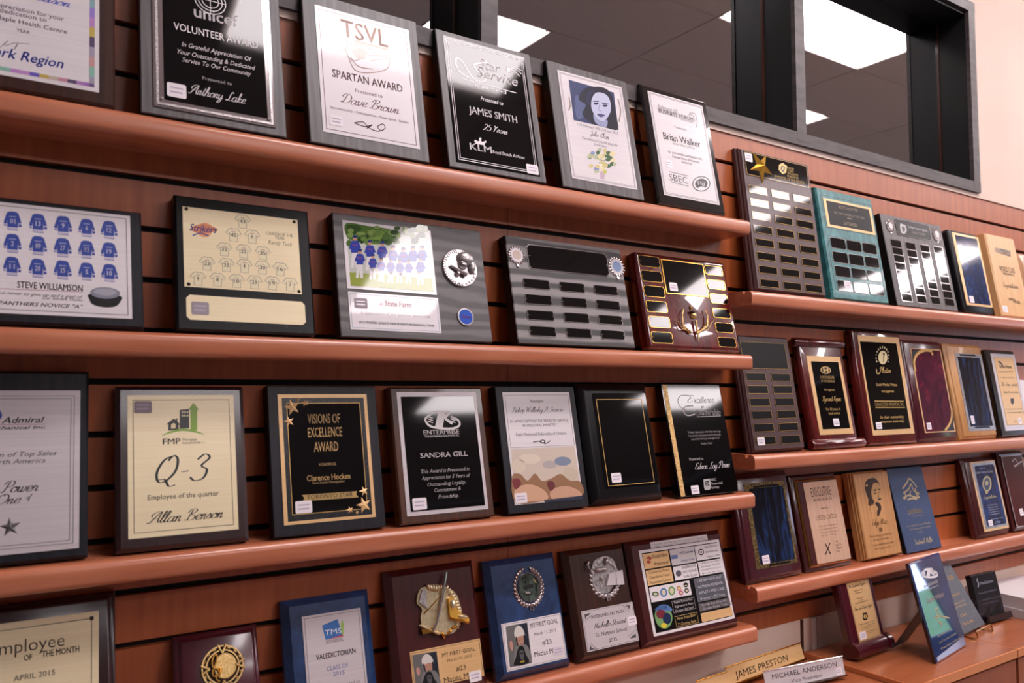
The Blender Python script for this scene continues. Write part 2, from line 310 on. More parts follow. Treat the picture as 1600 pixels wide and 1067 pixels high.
GL = {
'a': (.52, [[(.4,.42),(.25,.5),(.06,.3),(.08,.03),(.22,0),(.38,.25),(.41,.47)],[(.41,.48),(.37,.1),(.45,0),(.55,.12)]]),
'b': (.42, [[(0,.12),(.12,.5),(.2,.95),(.1,1),(.06,.6),(.06,.1),(.18,0),(.34,.12),(.34,.38),(.2,.48),(.08,.3)]]),
'c': (.4, [[(.36,.4),(.24,.5),(.06,.32),(.08,.04),(.22,0),(.4,.12)]]),
'd': (.52, [[(.38,.42),(.24,.5),(.06,.3),(.08,.03),(.22,0),(.38,.25)],[(.44,1),(.38,.3),(.4,.03),(.55,.12)]]),
'e': (.38, [[(.02,.15),(.3,.3),(.32,.46),(.2,.5),(.06,.3),(.08,.04),(.22,0),(.4,.12)]]),
'f': (.3, [[(0,.12),(.2,.5),(.32,.95),(.24,1),(.16,.7),(.1,-.1),(.04,-.42),(.12,-.4),(.18,0),(.34,.12)]]),
'g': (.5, [[(.4,.42),(.25,.5),(.06,.3),(.08,.05),(.22,.02),(.38,.25),(.41,.47)],[(.41,.48),(.36,-.1),(.22,-.42),(.06,-.35),(.2,-.12),(.52,.12)]]),
'h': (.46, [[(0,.12),(.14,.5),(.24,.95),(.15,1),(.1,.6),(.04,0)],[(.05,.2),(.2,.46),(.32,.46),(.3,.1),(.36,0),(.48,.12)]]),
'i': (.24, [[(0,.12),(.12,.48),(.08,.1),(.14,0),(.26,.12)],[(.15,.66),(.18,.72)]]),
'k': (.42, [[(0,.12),(.14,.5),(.24,.95),(.15,1),(.1,.6),(.04,0)],[(.06,.2),(.24,.46),(.32,.4),(.1,.24),(.26,.02),(.34,0),(.44,.12)]]),
'l': (.24, [[(0,.12),(.16,.5),(.26,.95),(.17,1),(.1,.6),(.07,.1),(.14,0),(.26,.12)]]),
'm': (.56, [[(0,.3),(.08,.48),(.04,0)],[(.05,.25),(.18,.48),(.26,.42),(.22,0)],[(.23,.25),(.36,.48),(.44,.42),(.4,.08),(.46,0),(.58,.12)]]),
'n': (.4, [[(0,.3),(.08,.48),(.04,0)],[(.05,.25),(.2,.48),(.28,.42),(.24,.08),(.3,0),(.42,.12)]]),
'o': (.42, [[(.24,.5),(.07,.36),(.06,.08),(.2,0),(.36,.14),(.36,.4),(.24,.5),(.28,.38),(.46,.4)]]),
'p': (.42, [[(0,.2),(.1,.48),(0,-.45)],[(.05,.2),(.2,.48),(.34,.4),(.32,.1),(.18,0),(.08,.08)]]),
'r': (.35, [[(0,.12),(.1,.5),(.14,.42),(.26,.44),(.22,.1),(.28,0),(.38,.12)]]),
's': (.32, [[(0,.12),(.2,.5),(.26,.2),(.2,.02),(.06,.04)],[(.16,.02),(.36,.12)]]),
't': (.28, [[(0,.12),(.16,.5),(.2,.85),(.12,.3),(.13,.03),(.2,0),(.32,.12)],[(.02,.56),(.32,.58)]]),
'u': (.46, [[(0,.3),(.06,.48),(.04,.1),(.12,0),(.28,.2),(.34,.48)],[(.34,.48),(.3,.08),(.36,0),(.48,.12)]]),
'v': (.4, [[(0,.36),(.08,.48),(.1,.1),(.16,0),(.32,.2),(.34,.46),(.44,.42)]]),
'w': (.56, [[(0,.36),(.06,.48),(.06,.08),(.14,0),(.26,.2),(.28,.46)],[(.28,.46),(.26,.08),(.34,0),(.48,.2),(.5,.46),(.6,.42)]]),
'x': (.38, [[(0,.4),(.1,.48),(.22,.05),(.36,.06)],[(.34,.46),(.02,.02)]]),
'y': (.44, [[(0,.3),(.06,.48),(.04,.1),(.12,0),(.28,.2),(.34,.48)],[(.34,.48),(.3,-.1),(.16,-.42),(.02,-.36),(.14,-.12),(.46,.12)]]),
'z': (.36, [[(.02,.4),(.12,.48),(.3,.44),(.02,.04),(.16,.06),(.34,.02)]]),
'A': (.7, [[(-.1,.08),(.05,0),(.3,.5),(.62,1),(.56,.4),(.6,.05),(.72,.08)],[(.12,.38),(.6,.42)],[(.62,1),(.3,.98),(.05,.7),(.1,.55)]]),
'B': (.64, [[(.3,.95),(.2,.4),(.1,.02),(-.04,.1)],[(.02,.7),(.2,1),(.5,1),(.58,.78),(.3,.54),(.56,.4),(.54,.1),(.3,0),(.12,.1)]]),
'C': (.58, [[(.58,.82),(.46,1),(.2,.8),(.08,.4),(.2,.04),(.44,.02),(.6,.2)]]),
'D': (.74, [[(.34,.95),(.24,.4),(.12,.04),(0,.1),(.12,.14),(.34,0),(.62,.2),(.7,.65),(.5,.98),(.2,.98),(0,.75),(.1,.6)]]),
'E': (.54, [[(.56,.85),(.44,1),(.24,.9),(.24,.6),(.42,.54),(.2,.5),(.06,.2),(.2,0),(.46,.06),(.56,.25)]]),
'F': (.56, [[(.08,.8),(.24,1),(.7,.98)],[(.46,.98),(.34,.3),(.2,0),(.04,.08)],[(.24,.52),(.56,.54)]]),
'H': (.72, [[(.2,.98),(.12,.1),(0,.04)],[(.66,1),(.54,.2),(.64,0),(.76,.12)],[(.08,.48),(.64,.52)]]),
'I': (.4, [[(.1,.75),(.3,1),(.4,.9),(.3,.3),(.16,0),(0,.1)]]),
'J': (.5, [[(.1,.75),(.3,1),(.6,.98),(.44,.9),(.34,.1),(.16,-.3),(0,-.2),(.2,0),(.5,.12)]]),
'K': (.64, [[(.3,.98),(.2,.4),(.08,.02)],[(.64,1),(.4,.62),(.18,.5),(.34,.4),(.48,.05),(.62,.02),(.7,.12)]]),
'L': (.56, [[(.56,.85),(.46,1),(.34,.8),(.26,.2),(.1,0),(.02,.1),(.2,.12),(.44,0),(.62,.14)]]),
'M': (.88, [[(0,.04),(.1,.06),(.28,.98)],[(.28,.98),(.4,.1)],[(.4,.1),(.7,.98)],[(.7,.98),(.68,.1),(.78,0),(.9,.12)]]),
'O': (.7, [[(.4,1),(.1,.8),(.06,.3),(.28,0),(.58,.2),(.64,.7),(.42,1),(.3,.8)]]),
'P': (.54, [[(.3,.95),(.2,.4),(.1,.02),(-.04,.1)],[(0,.7),(.2,1),(.54,.98),(.58,.66),(.36,.48),(.2,.56)]]),
'Q': (.78, [[(.5,1),(.18,.85),(.06,.4),(.2,.04),(.44,.04),(.66,.4),(.6,.85),(.42,.98),(.3,.8)],[(.2,.1),(.4,.1),(.6,-.15),(.8,-.12)]]),
'R': (.64, [[(.3,.95),(.2,.4),(.1,.02),(-.04,.1)],[(0,.7),(.2,1),(.54,.98),(.58,.66),(.36,.48),(.2,.56)],[(.36,.48),(.5,.1),(.62,0),(.72,.12)]]),
'S': (.54, [[(.58,.85),(.46,1),(.26,.9),(.3,.62),(.46,.34),(.36,.04),(.12,0),(0,.16),(.1,.26)]]),
'T': (.54, [[(.02,.8),(.16,1),(.7,.98)],[(.42,.98),(.3,.3),(.16,0),(.02,.1)]]),
'W': (.9, [[(.04,.9),(.12,.98),(.16,.02)],[(.16,.02),(.46,.9)],[(.46,.9),(.5,.02)],[(.5,.02),(.86,1),(.94,.92)]]),
'Y': (.56, [[(.04,.9),(.14,.98),(.24,.5)],[(.56,1),(.24,.45),(.12,0)]]),
'3': (.6, [[(.1,.8),(.3,1),(.5,.85),(.3,.56),(.54,.4),(.5,.08),(.24,0),(.04,.14)]]),
'2': (.56, [[(.08,.75),(.26,1),(.48,.85),(.4,.5),(.02,.02),(.2,.08),(.5,.04)]]),
'5': (.56, [[(.5,1),(.2,.96),(.14,.58),(.36,.6),(.5,.4),(.4,.06),(.16,0),(.02,.14)]]),
'-': (.4, [[(.08,.36),(.32,.38)]]), '&': (.6, [[(.55,.1),(.2,.7),(.3,.98),(.42,.8),(.1,.3),(.2,0),(.5,.4)]]),
'.': (.2, [[(.05,.02),(.09,.06)]]), ' ': (.3, []), ',': (.2, [[(.08,.06),(.02,-.12)]])}
def script_geo(s):
    V = []; Fs = []; x = 0.
    wf = lambda d: .028+.075*max(0., abs(d[1])-.2)
    for ch in s:
        adv, strokes = GL.get(ch, (.4, []))
        for st in strokes:
            pts = [(p[0]+x+.32*p[1], p[1]) for p in smooth(st, 4)]
            k = MB(); k.ribbon(pts, wf, 0, None); o = len(V)
            V += [v[:2] for v in k.v]; Fs += [tuple(o+i for i in f) for f in k.f]
        x += adv
    return np.array(V), Fs

# ------------------------------------------------------------------ flat-faced things: plaques and plates standing up
def homography(src, dst):
    Am = []
    for (x, y), (u, v) in zip(src, dst):
        Am += [[x, y, 1, 0, 0, 0, -u*x, -u*y, -u], [0, 0, 0, x, y, 1, -v*x, -v*y, -v]]
    return np.linalg.svd(np.array(Am))[2][-1].reshape(3, 3)
LOG = []
SHELF = {'A': .391, 'B': .083, 'C': -.2265, 'D': -.520, 'E': .230, 'G': -.144, 'H': -.437}
SHELF = {k: v+EYE for k, v in SHELF.items()}
FOOT = {'A': -.077, 'B': -.070, 'C': -.072, 'D': -.073, 'E': -.067, 'G': -.066, 'H': -.066}   # front foot of a plaque, before the wall face
class Plaque:
    """local u right, v up the face, w out of the face; built in metres"""
    def __init__(s, label, zf, quad, shelf=None, t=.018, name='award_plaque', cat='plaque', group='award plaques on the wall shelves',
                 wh=None, anchor=None, stand=None, top=None, lift=None):
        s.zf = zf; px = [s.P(*q) for q in quad] if quad else None
        if stand is None:
            z = SHELF[shelf]; YB = FOOT[shelf]
            if quad:                      # BL, BR, TR, TL
                a = at_y(*px[0], YB); b = at_y(*px[1], YB)
                x0, x1 = a[0], b[0]; h = .25
                for _ in range(12):
                    th = math.asin(min(.9, (-YB-t)/h)); N = np.array([0, -math.cos(th), math.sin(th)]); hs = []
                    for bot, top in ((a, px[3]), (b, px[2])):
                        d = ray(*top); P = CAM+d*(((bot-CAM)@N)/(d@N)); hs.append(math.hypot(P[1]-bot[1], P[2]-bot[2]))
                    h = sum(hs)/2
                w = x1-x0
            elif top:                     # foot below the frame: top corners on the wall side
                b = at_y(*s.P(*top[1]), -t); x1 = b[0]; zt = b[2]
                if top[0]: a = at_y(*s.P(*top[0]), -t); x0 = a[0]; zt = (zt+a[2])/2
                else: x0 = x1-wh[0]
                w = x1-x0; h = math.hypot(zt-z, -YB-t); th = math.atan2(-YB-t, zt-z)
            else:
                w, h = wh; X = at_y(anchor[1][0]/zf[2]+zf[0], anchor[1][1]/zf[2]+zf[1], YB)[0]
                x0, x1 = (X-w, X) if anchor[0] == 'R' else (X, X+w); th = math.asin((-YB-t)/h)
            s.org = np.array([(x0+x1)/2, YB, z]); yaw = 0.
        else:                             # free standing on z = stand
            a = at_z(*px[0], stand); b = at_z(*px[1], stand); d = b-a; w = np.linalg.norm(d); yaw = math.atan2(d[1], d[0]); d /= w
            r = ray(*px[3]); P = CAM+r*(((a-CAM)@d)/(r@d)); q = P-a; back = np.array([-d[1], d[0], 0])
            h = np.linalg.norm(q); th = math.atan2(q@back, q[2]); s.org = (a+b)/2
        s.org[2] += (t if lift is None else lift)*math.sin(th)+.0002
        s.w, s.h, s.t, s.th, s.yaw = w, h, t, th, yaw
        ru = np.array([math.cos(yaw), math.sin(yaw), 0]); bk = np.array([-math.sin(yaw), math.cos(yaw), 0])
        s.ru = ru; s.rv = bk*math.sin(th)+np.array([0, 0, math.cos(th)]); s.rn = np.cross(s.ru, s.rv)
        s.H = homography(px, [(0, 0), (w, 0), (w, h), (0, h)]) if quad else None
        s.root = empty(name, s.org, (-th, 0, yaw))
        tag(s.root, label, cat, group)
        s.buf = {}; s.plates = {}
        if quad:
            pr = [project(s.org+s.ru*(u-w/2)+s.rv*v) for u, v in ((0, 0), (w, 0), (w, h), (0, h))]
            LOG.append((label[:40], round(w, 3), round(h, 3), round(math.degrees(th), 1), [tuple(int(round(p[k]-q[k])) for k in (0, 1)) for p, q in zip(pr, px)]))
    def P(s, x, y): return s.zf[0]+x/s.zf[2], s.zf[1]+y/s.zf[2]
    def uv(s, x, y):
        px, py = s.P(x, y)
        if s.H is not None:
            q = s.H@np.array([px, py, 1]); return q[0]/q[2], q[1]/q[2]
        d = ray(px, py); o = s.org; Pt = CAM+d*(((o-CAM)@s.rn)/(d@s.rn))
        return (Pt-o)@s.ru+s.w/2, (Pt-o)@s.rv
    def conv(s, p): return (p[0]-s.w/2, -p[2], p[1])
    def rectpx(s, q):
        c = [s.uv(*p) for p in q]
        return ((c[0][0]+c[3][0])/2, (c[0][1]+c[1][1])/2, (c[1][0]+c[2][0])/2, (c[2][1]+c[3][1])/2)
    def put(s, k, name, parent=None): return k.obj(name, parent or s.root, s.conv)
    def board(s, m, prof=None, r=0., n=4, edge=None, inset=(0, 0, 0, 0), name='board'):
        t = s.t; prof = prof or [(0, -t), (0, -.0015), (.0015, 0)]
        k = MB()
        loops = [[(u, v, w) for u, v in outline(i, i, s.w-i, s.h-i, max(r-i, 1e-4) if r else 0, n)] for i, w in prof]
        if edge:
            k.loops(loops[:2], edge, bool(r), True, False); k.loops(loops[1:], m, bool(r))
        else: k.loops(loops, m, bool(r) or len(prof) > 4, True, True)
        return s.put(k, name)
    def plate(s, q, m, clip=0., th=.0009, name='plate', w0=0., border=None, bm=None, bt=.0012, bi=.003, parent=None, r=0., key=None, rect=None, n=1):
        u0, v0, u1, v1 = rect or s.rectpx(q); k = MB()
        k.prism(outline(u0, v0, u1, v1, clip or r, n if clip else 4), w0-.0003, w0+th, m)
        if border == 'edge': k.ring(outline(u0, v0, u1, v1, clip, 1), outline(u0+bt, v0+bt, u1-bt, v1-bt, clip, 1), w0, w0+th+.0003, bm)
        if border == 'line': k.frame(u0+bi, v0+bi, u1-bi, v1-bi, bt, w0+th-.0002, w0+th+.0002, bm, clip)
        o = s.put(k, name, parent); s.cur = o; s.top = w0+th; s.rc = (u0, v0, u1, v1); return o
    def sub(s, name='lettering', key=None):
        """buffer of a sub-part on the current plate"""
        kk = (s.cur.name, name)
        if kk not in s.buf: s.buf[kk] = (s.cur, MB())
        return s.buf[kk][1]
    def on(s, o, top): s.cur = o; s.top = top
    def T(s, txt, x0, y0, x1, y1, h, c='111111', font='s', name='lettering', lev=.0003):
        u0, v0 = s.uv(x0, y0); u1, v1 = s.uv(x1, y1); xm, ym = (x0+x1)/2, (y0+y1)/2
        hv = s.uv(xm, ym-h)[1]-s.uv(xm, ym)[1]
        vs, fs = text_geo(txt, font)
        if not len(vs): return
        a = vs[:, 0].min(); sx = (u1-u0)/(vs[:, 0].max()-a); v = (v0+v1)/2
        m = c if not isinstance(c, str) else ink(c)
        if name == 'lettering':
            if h/s.zf[2] < 5: name = 'fine_print'
            else:
                k = MB(); k.add([(u0+(p[0]-a)*sx, v+p[1]*hv, s.top+lev) for p in vs], fs, m); s.put(k, name, s.cur); return
        s.sub(name).add([(u0+(p[0]-a)*sx, v+p[1]*hv, s.top+lev) for p in vs], fs, m)
    def shape(s, pts, c, name='print', lev=.0002, sm=False, closed=True):
        p = [s.uv(*q) for q in pts]
        if sm: p = smooth(p, 4, True)
        ar = sum(p[i-1][0]*p[i][1]-p[i][0]*p[i-1][1] for i in range(len(p)))
        if ar < 0: p = p[::-1]
        s.sub(name).prism(p, 0, s.top+lev, c if not isinstance(c, str) else ink(c), sides=False)
    def ell(s, x, y, rx, ry, c, name='print', lev=.0002, n=16, rot=0.):
        s.shape([(x+rx*math.cos(2*math.pi*i/n)*math.cos(rot)-ry*math.sin(2*math.pi*i/n)*math.sin(rot),
                  y+rx*math.cos(2*math.pi*i/n)*math.sin(rot)+ry*math.sin(2*math.pi*i/n)*math.cos(rot)) for i in range(n)], c, name, lev)
    def line(s, pts, wpx, c, name='print', lev=.0003, sm=False):
        p = [s.uv(*q) for q in pts]
        if sm: p = smooth(p, 5)
        w = abs(s.uv(pts[0][0]+wpx, pts[0][1])[0]-s.uv(*pts[0])[0])
        s.sub(name).ribbon(p, lambda d: w, s.top+lev, c if not isinstance(c, str) else ink(c))
    def box_line(s, q, bt, c, name='border_line', lev=.0003):
        u0, v0, u1, v1 = s.rectpx(q); s.sub(name).frame(u0, v0, u1, v1, bt, s.top-.0001, s.top+lev, c if not isinstance(c, str) else ink(c))
    def inner_line(s, inset, bt, c, lev=.0003):
        u0, v0, u1, v1 = s.rc; s.sub('border_line').frame(u0+inset, v0+inset, u1-inset, v1-inset, bt, s.top-.0001, s.top+lev, c if not isinstance(c, str) else ink(c))
    def sticker(s, q, m=None):
        u0, v0, u1, v1 = s.rectpx(q); k = MB(); e = min(u1-u0, v1-v0)*.12
        k.prism(outline(u0, v0, u1, v1, e, 2), s.top-.0001, s.top+.0005, m or M['sticker'])
        k.add([(u0+(u1-u0)*a, v0+(v1-v0)*b, s.top+.0006) for a, b in ((.15, .62), (.85, .62), (.85, .72), (.15, .72), (.15, .3), (.8, .3), (.8, .42), (.15, .42))], [(0, 1, 2, 3), (4, 5, 6, 7)], ink('b9abc2'))
        s.put(k, 'price_sticker')
    def grid(s, qa, qb, nc, nr, m, bm, clip=0., bt=.0007, bi=.0, pins=None, name='name_plate', th=.0008, holes=(), w0=0.):
        """qa: top-left plate, qb: bottom-right plate (pixel quads)"""
        a = s.rectpx(qa); b = s.rectpx(qb); w = ((a[2]-a[0])+(b[2]-b[0]))/2; h = ((a[3]-a[1])+(b[3]-b[1]))/2
        ca = ((a[0]+a[2])/2, (a[1]+a[3])/2); cb = ((b[0]+b[2])/2, (b[1]+b[3])/2)
        for j in range(nr):
            for i in range(nc):
                x = ca[0]+(cb[0]-ca[0])*(i/(nc-1) if nc > 1 else 0); y = ca[1]+(cb[1]-ca[1])*(j/(nr-1) if nr > 1 else 0)
                s.plate(None, m, clip, th, name, w0, rect=(x-w/2, y-h/2, x+w/2, y+h/2), border='line' if bi else 'edge', bm=bm, bt=bt, bi=bi)
                if pins:
                    for e in (-1, 1):
                        k = MB(); k.dome((x+e*(w/2-.0028), y), .0013, .0013, w0+th, .0012, pins, 8, 3); s.put(k, 'pin', s.cur)
    def finish(s):
        for (pn, nm), (par, k) in s.buf.items():
            if not k.f: continue
            if nm == 'fine_print': tag(s.put(k, nm, par), kind='stuff'); continue
            for q in k.clusters(.0012): s.put(q, nm, par)
        INKR[0] = .3

# ================================================================== the room
Z = lambda r: EYE+r
FLOOR, CEIL = 0.0, Z(1.93)
X0, X1, Y0 = -2.6, 9.2, -7.6              # left, right, storefront side
SEAM = .868
tag(wbox('floor', (X0, Y0, FLOOR-.05), (X1, .3, FLOOR), M['floor']), kind='structure')
# slatwall: every slat its own board over a black backing
wl = wbox('wall_back', (X0, .012, Z(-.565)), (X1, .03, Z(.62)), M['dark']); tag(wl, kind='structure')
PITCH, GRV = .0763, .0095
for (a, b) in ((X0, SEAM-.0006), (SEAM+.0006, X1)):
    top = Z(.62); k = 0
    while top > Z(-.565)+.005:
        bot = max(top-PITCH+GRV, Z(-.565))
        wbox('slat', (a, 0., bot), (b, .0125, top), M['slat'], wl)
        top -= PITCH
tag(wbox('trim_1', (X0, -.004, Z(.62)), (X1, .03, Z(.634)), M['beige']), kind='structure')
# painted wall under, beside and above
wu = MB()
wu.box((X0, .002, FLOOR), (X1, .03, Z(-.565)), M['beige'])
wu.box((2.684, .002, Z(.634)), (X1, .2, CEIL), M['beige'])
wu.box((X0, .002, Z(1.26)), (2.684, .2, CEIL), M['beige'])
tag(wu.obj('wall_front'), kind='structure')
# window band: black frame, deep jambs, dark glass
WX = [-1.11, -.155, .799, 1.7535, 2.641]; MW = .038
win = empty('window_1', (0, 0, Z(.64))); tag(win, kind='structure')
def wpart(name, a, b, m): 
    o = wbox(name, (a[0], a[1], a[2]-Z(.64)), (b[0], b[1], b[2]-Z(.64)), m, win); return o
wpart('bottom_rail', (X0, -.012, Z(.634)), (2.682, .0, Z(.667)), M['frame'])
wpart('sill', (X0, .0, Z(.634)), (2.66, .19, Z(.662)), M['jamb'])
wpart('top_rail', (X0, -.012, Z(1.225)), (2.682, .0, Z(1.26)), M['frame'])
wpart('head_jamb', (X0, .0, Z(1.215)), (2.66, .19, Z(1.26)), M['jamb'])
for x in WX:
    wpart('mullion', (x, -.0125, Z(.645)), (x+MW, 0., Z(1.24)), M['frame'])
    wpart('jamb', (x+.002, .0, Z(.655)), (x+MW-.002, .19, Z(1.23)), M['jamb'])
    wpart('glazing_bead', (x-.002, .0885, Z(.662)), (x+.003, .0935, Z(1.215)), M['walnut'])
for a, b in zip(WX[:-1], WX[1:]): wpart('pane', (a+MW-.004, .093, Z(.66)), (b+.004, .098, Z(1.22)), M['glass'])
# ceiling: tiles in a grid, recessed troffers
ce = wbox('ceiling', (X0, Y0, CEIL+.012), (X1, .3, CEIL+.06), M['tbar']); tag(ce, kind='structure')
TX0, TY0, TL, TW = .72, -.70, 1.22, .61
lights = []
def covered(x, y): return any(a+.02 < x < b-.02 and c+.02 < y < d-.02 for a, b, c, d in lights)
for k in range(0, 4): lights.append((TX0+2.44*k, TX0+2.44*k+TL, TY0-TW, TY0))
for k in range(0, 3): lights.append((1.94+2.44*k, 1.94+2.44*k+TW, TY0-4*TW, TY0-2*TW))
FAR = [(.78, 2.0, -4.72, -4.11), (3.22, 4.44, -4.72, -4.11), (5.66, 6.88, -4.72, -4.11)]
tile = None
for i in range(-3, 7):
    for j in range(-2, 12):
        xa, xb, yb = TX0+TL*i, TX0+TL*(i+1), TY0-TW*j; ya = yb-TW
        xa, xb, ya, yb = max(xa, X0), min(xb, X1), max(ya, Y0), min(yb, .0)
        if xb-xa < .05 or yb-ya < .05: continue
        spans = [(xa, xb)]
        if covered(xa+.3, (ya+yb)/2) or covered(xb-.3, (ya+yb)/2):
            if covered(xa+.3, (ya+yb)/2) and covered(xb-.3, (ya+yb)/2): continue
            spans = [(xa+TW, xb)] if covered(xa+.3, (ya+yb)/2) else [(xa, xb-TW)]
        for p, q in spans: wbox('ceiling_tile', (p+.006, ya+.006, CEIL), (q-.006, yb-.006, CEIL+.0125), M['ceil'], ce)
for i, (a, b, c, d) in enumerate(lights+FAR):
    r = empty('ceiling_light', ((a+b)/2, (c+d)/2, CEIL)); hx, hy = (b-a)/2, (d-c)/2
    side = 'wall side row, set lengthways along the wall' if d > -1 else ('middle row, set crossways to the wall' if d > -2.5 else 'far row, set lengthways along the wall')
    tag(r, 'white recessed fluorescent ceiling troffer of the '+side, 'ceiling light', 'ceiling lights, '+side)
    k = MB(); k.frame(-hx+.004, -hy+.004, hx-.004, hy-.004, .022, -.004, .0125, M['lamp_frame']); k.obj('frame', r)
    k = MB(); k.box((-hx+.026, -hy+.026, -.002), (hx-.026, hy-.026, .01), M['lamp']); k.obj('diffuser', r)
# side walls and the storefront behind the camera
tag(wbox('wall_left', (X0-.1, Y0, FLOOR), (X0, .3, CEIL), M['white_wall']), kind='structure')
tag(wbox('wall_storefront', (X0, Y0-.1, FLOOR), (X1, Y0, CEIL), M['white_wall']), kind='structure')
kick = mat('blue_grey_panel', '3d4f78', .5)
wr = MB(); YA, YC, ZA, ZB = -2.8, -1.93, .45, 2.4
wr.box((X1, Y0, FLOOR), (X1+.1, YA, CEIL), M['white_wall']); wr.box((X1, YC, FLOOR), (X1+.1, .3, CEIL), M['white_wall']); wr.box((X1, YA, ZB), (X1+.1, YC, CEIL), M['white_wall']); wr.box((X1, YA, FLOOR), (X1+.1, YC, ZA), kick)
tag(wr.obj('wall_right'), kind='structure')
w2 = empty('window_2', (X1, 0, ZA)); tag(w2, kind='structure')
for i in range(3):
    y = YA+(YC-YA)*i/2; wbox('mullion', (.02, y-.035, 0), (.08, y+.035, ZB-ZA), M['frame'], w2)
tag(wbox('ground_outside', (X1+.1, -30, -.06), (60, 25, -.01), noise_color(mat('lawn', '4a7a38', .9), '3a662c', '5c8c44', (3, 3, 3))), kind='structure')
# lower wall details by the counter
tag(wbox('trim_2', (1.742, -.003, Z(-.66)), (1.748, .004, Z(-.566)), M['walnut']), kind='structure')
tw = mat('white_trim', 'ddd3cf', .5)
tag(wbox('trim_3', (1.778, -.006, Z(-.66)), (1.796, .004, Z(-.566)), tw), kind='structure')
tag(wbox('trim_4', (1.802, -.004, Z(-.66)), (1.832, .004, Z(-.566)), tw), kind='structure')

# ================================================================== shelves
def shelf(label, xa, xb, z, group):
    d, t, r = .086, .034, .011
    prof = [(-.0005, -t)]                  # (y, z) outline, from wall underside round the nose
    for i in range(5): a = math.radians(270-90*i/4); prof.append((-d+.008+.008*math.cos(a), -t+.008+.008*math.sin(a)))
    for i in range(6): a = math.radians(180-90*i/5); prof.append((-d+r+r*math.cos(a), -r+r*math.sin(a)))
    prof += [(-.0665, 0), (-.0665, -.006), (-.0595, -.006), (-.0595, 0), (-.0005, 0)]
    k = MB(); n = len(prof); L = xb-xa
    lo = [[(x, y, zz) for y, zz in prof] for x in (-L/2, L/2)]
    k.loops(lo, M['shelf'], True, True, True)
    o = k.obj('display_shelf'); o.location = ((xa+xb)/2, 0, z); tag(o, label, 'shelf', group)
    return o
GS = 'cherry display shelves on the slatwall'
XE = 1.4765
for key, lb in (('A', 'cherry wood shelf with rounded nose, under the volunteer award plaque'), ('B', 'cherry wood shelf with rounded nose, under the blue jersey plaque'),
                ('C', 'cherry wood shelf with rounded nose, under the Q-3 quarter award plaque'), ('D', 'lowest long cherry wood shelf with rounded nose, under the hockey emblem plaque')):
    shelf(lb, -1.2, XE-.001, SHELF[key], GS)
for key, lb in (('E', 'grooved cherry shelf carrying the teal plaque and the star plaque'), ('G', 'grooved cherry shelf carrying the rosewood scroll plaque'),
                ('H', 'grooved cherry shelf carrying the engraved portrait plaque, above the counter')):
    shelf(lb, XE+.001, 4.2, SHELF[key], GS)

# ================================================================== counter
CZ = Z(-.6434)
def cabinet(label, xa, xb, yf, top, doors):
    r = empty('cabinet', ((xa+xb)/2, yf/2, 0)); tag(r, label, 'cabinet', 'low cherry cabinets under the shelves')
    cx, cy = (xa+xb)/2, yf/2
    wbox('body', (xa-cx, yf+.02-cy, .0), (xb-cx, -.002-cy, top-.02), M['cabinet'], r)
    k = MB(); k.box((xa-cx, yf-cy, top-.02), (xb-cx, -.002-cy, top), M['counter']); k.obj('worktop', r)
    kb = MB(); kb.box((xa-cx, yf-.0035-cy, top-.02), (xb-cx, yf-cy, top-.0005), M['shelf_core']); kb.box((xa-cx-.003, yf-.0035-cy, top-.02), (xa-cx, -.002-cy, top-.0005), M['shelf_core']); kb.obj('edge_band', r)
    for i in range(doors):
        a = xa+(xb-xa)*i/doors; b = xa+(xb-xa)*(i+1)/doors
        wbox('door', (a+.003-cx, yf-cy, .1), (b-.003-cx, yf+.02-cy, top-.026), M['cabinet'], r)
    return r
cabinet('low cherry cabinet under the blue glass award and the pedestal award', 1.749, 2.205, -.286, CZ, 1)
cabinet('low cherry cabinet beside the black glass block award', 2.213, 3.4, -.286, CZ-.0005, 2)
cabinet('low cherry cabinet under the slanted desk name plates', .2, 1.742, -.42, CZ-.012, 3)

# ================================================================== plaques
Z1=(0,0,3.478); Z2=(440,0,3.557); Z3=(820,60,3.334); Z4=(0,280,3.2); Z5=(490,310,4.103); Z6=(760,340,3.636); Z7=(0,580,3.335); Z8=(390,580,3.556)
Z9=(740,570,3.478); Z10=(0,840,3.556); Z11=(420,840,4.21); Z12=(740,800,3.636); Z13=(1130,200,3.556); Z14=(1360,310,4.446); Z15=(1140,500,4.447)
Z16=(1380,490,4.64); Z17=(1140,700,4.103); Z18=(1440,680,4.85); Z19=(1100,850,4.916); Z20=(1380,840,4.7); Z21=(560,860,5.0); Z22=(0,0,6.667)
BEV = lambda t, b=.007, d=.005: [(0, -t), (0, -d), (b, 0)]
def OGEE(t): return [(0, -t), (0, -.011), (.003, -.008), (.004, -.0075), (.008, -.0035), (.010, -.001), (.012, 0)]
W, K, GOLD, SIL = 'eee8ea', '15131a', 'd9b876', 'cfc9c9'

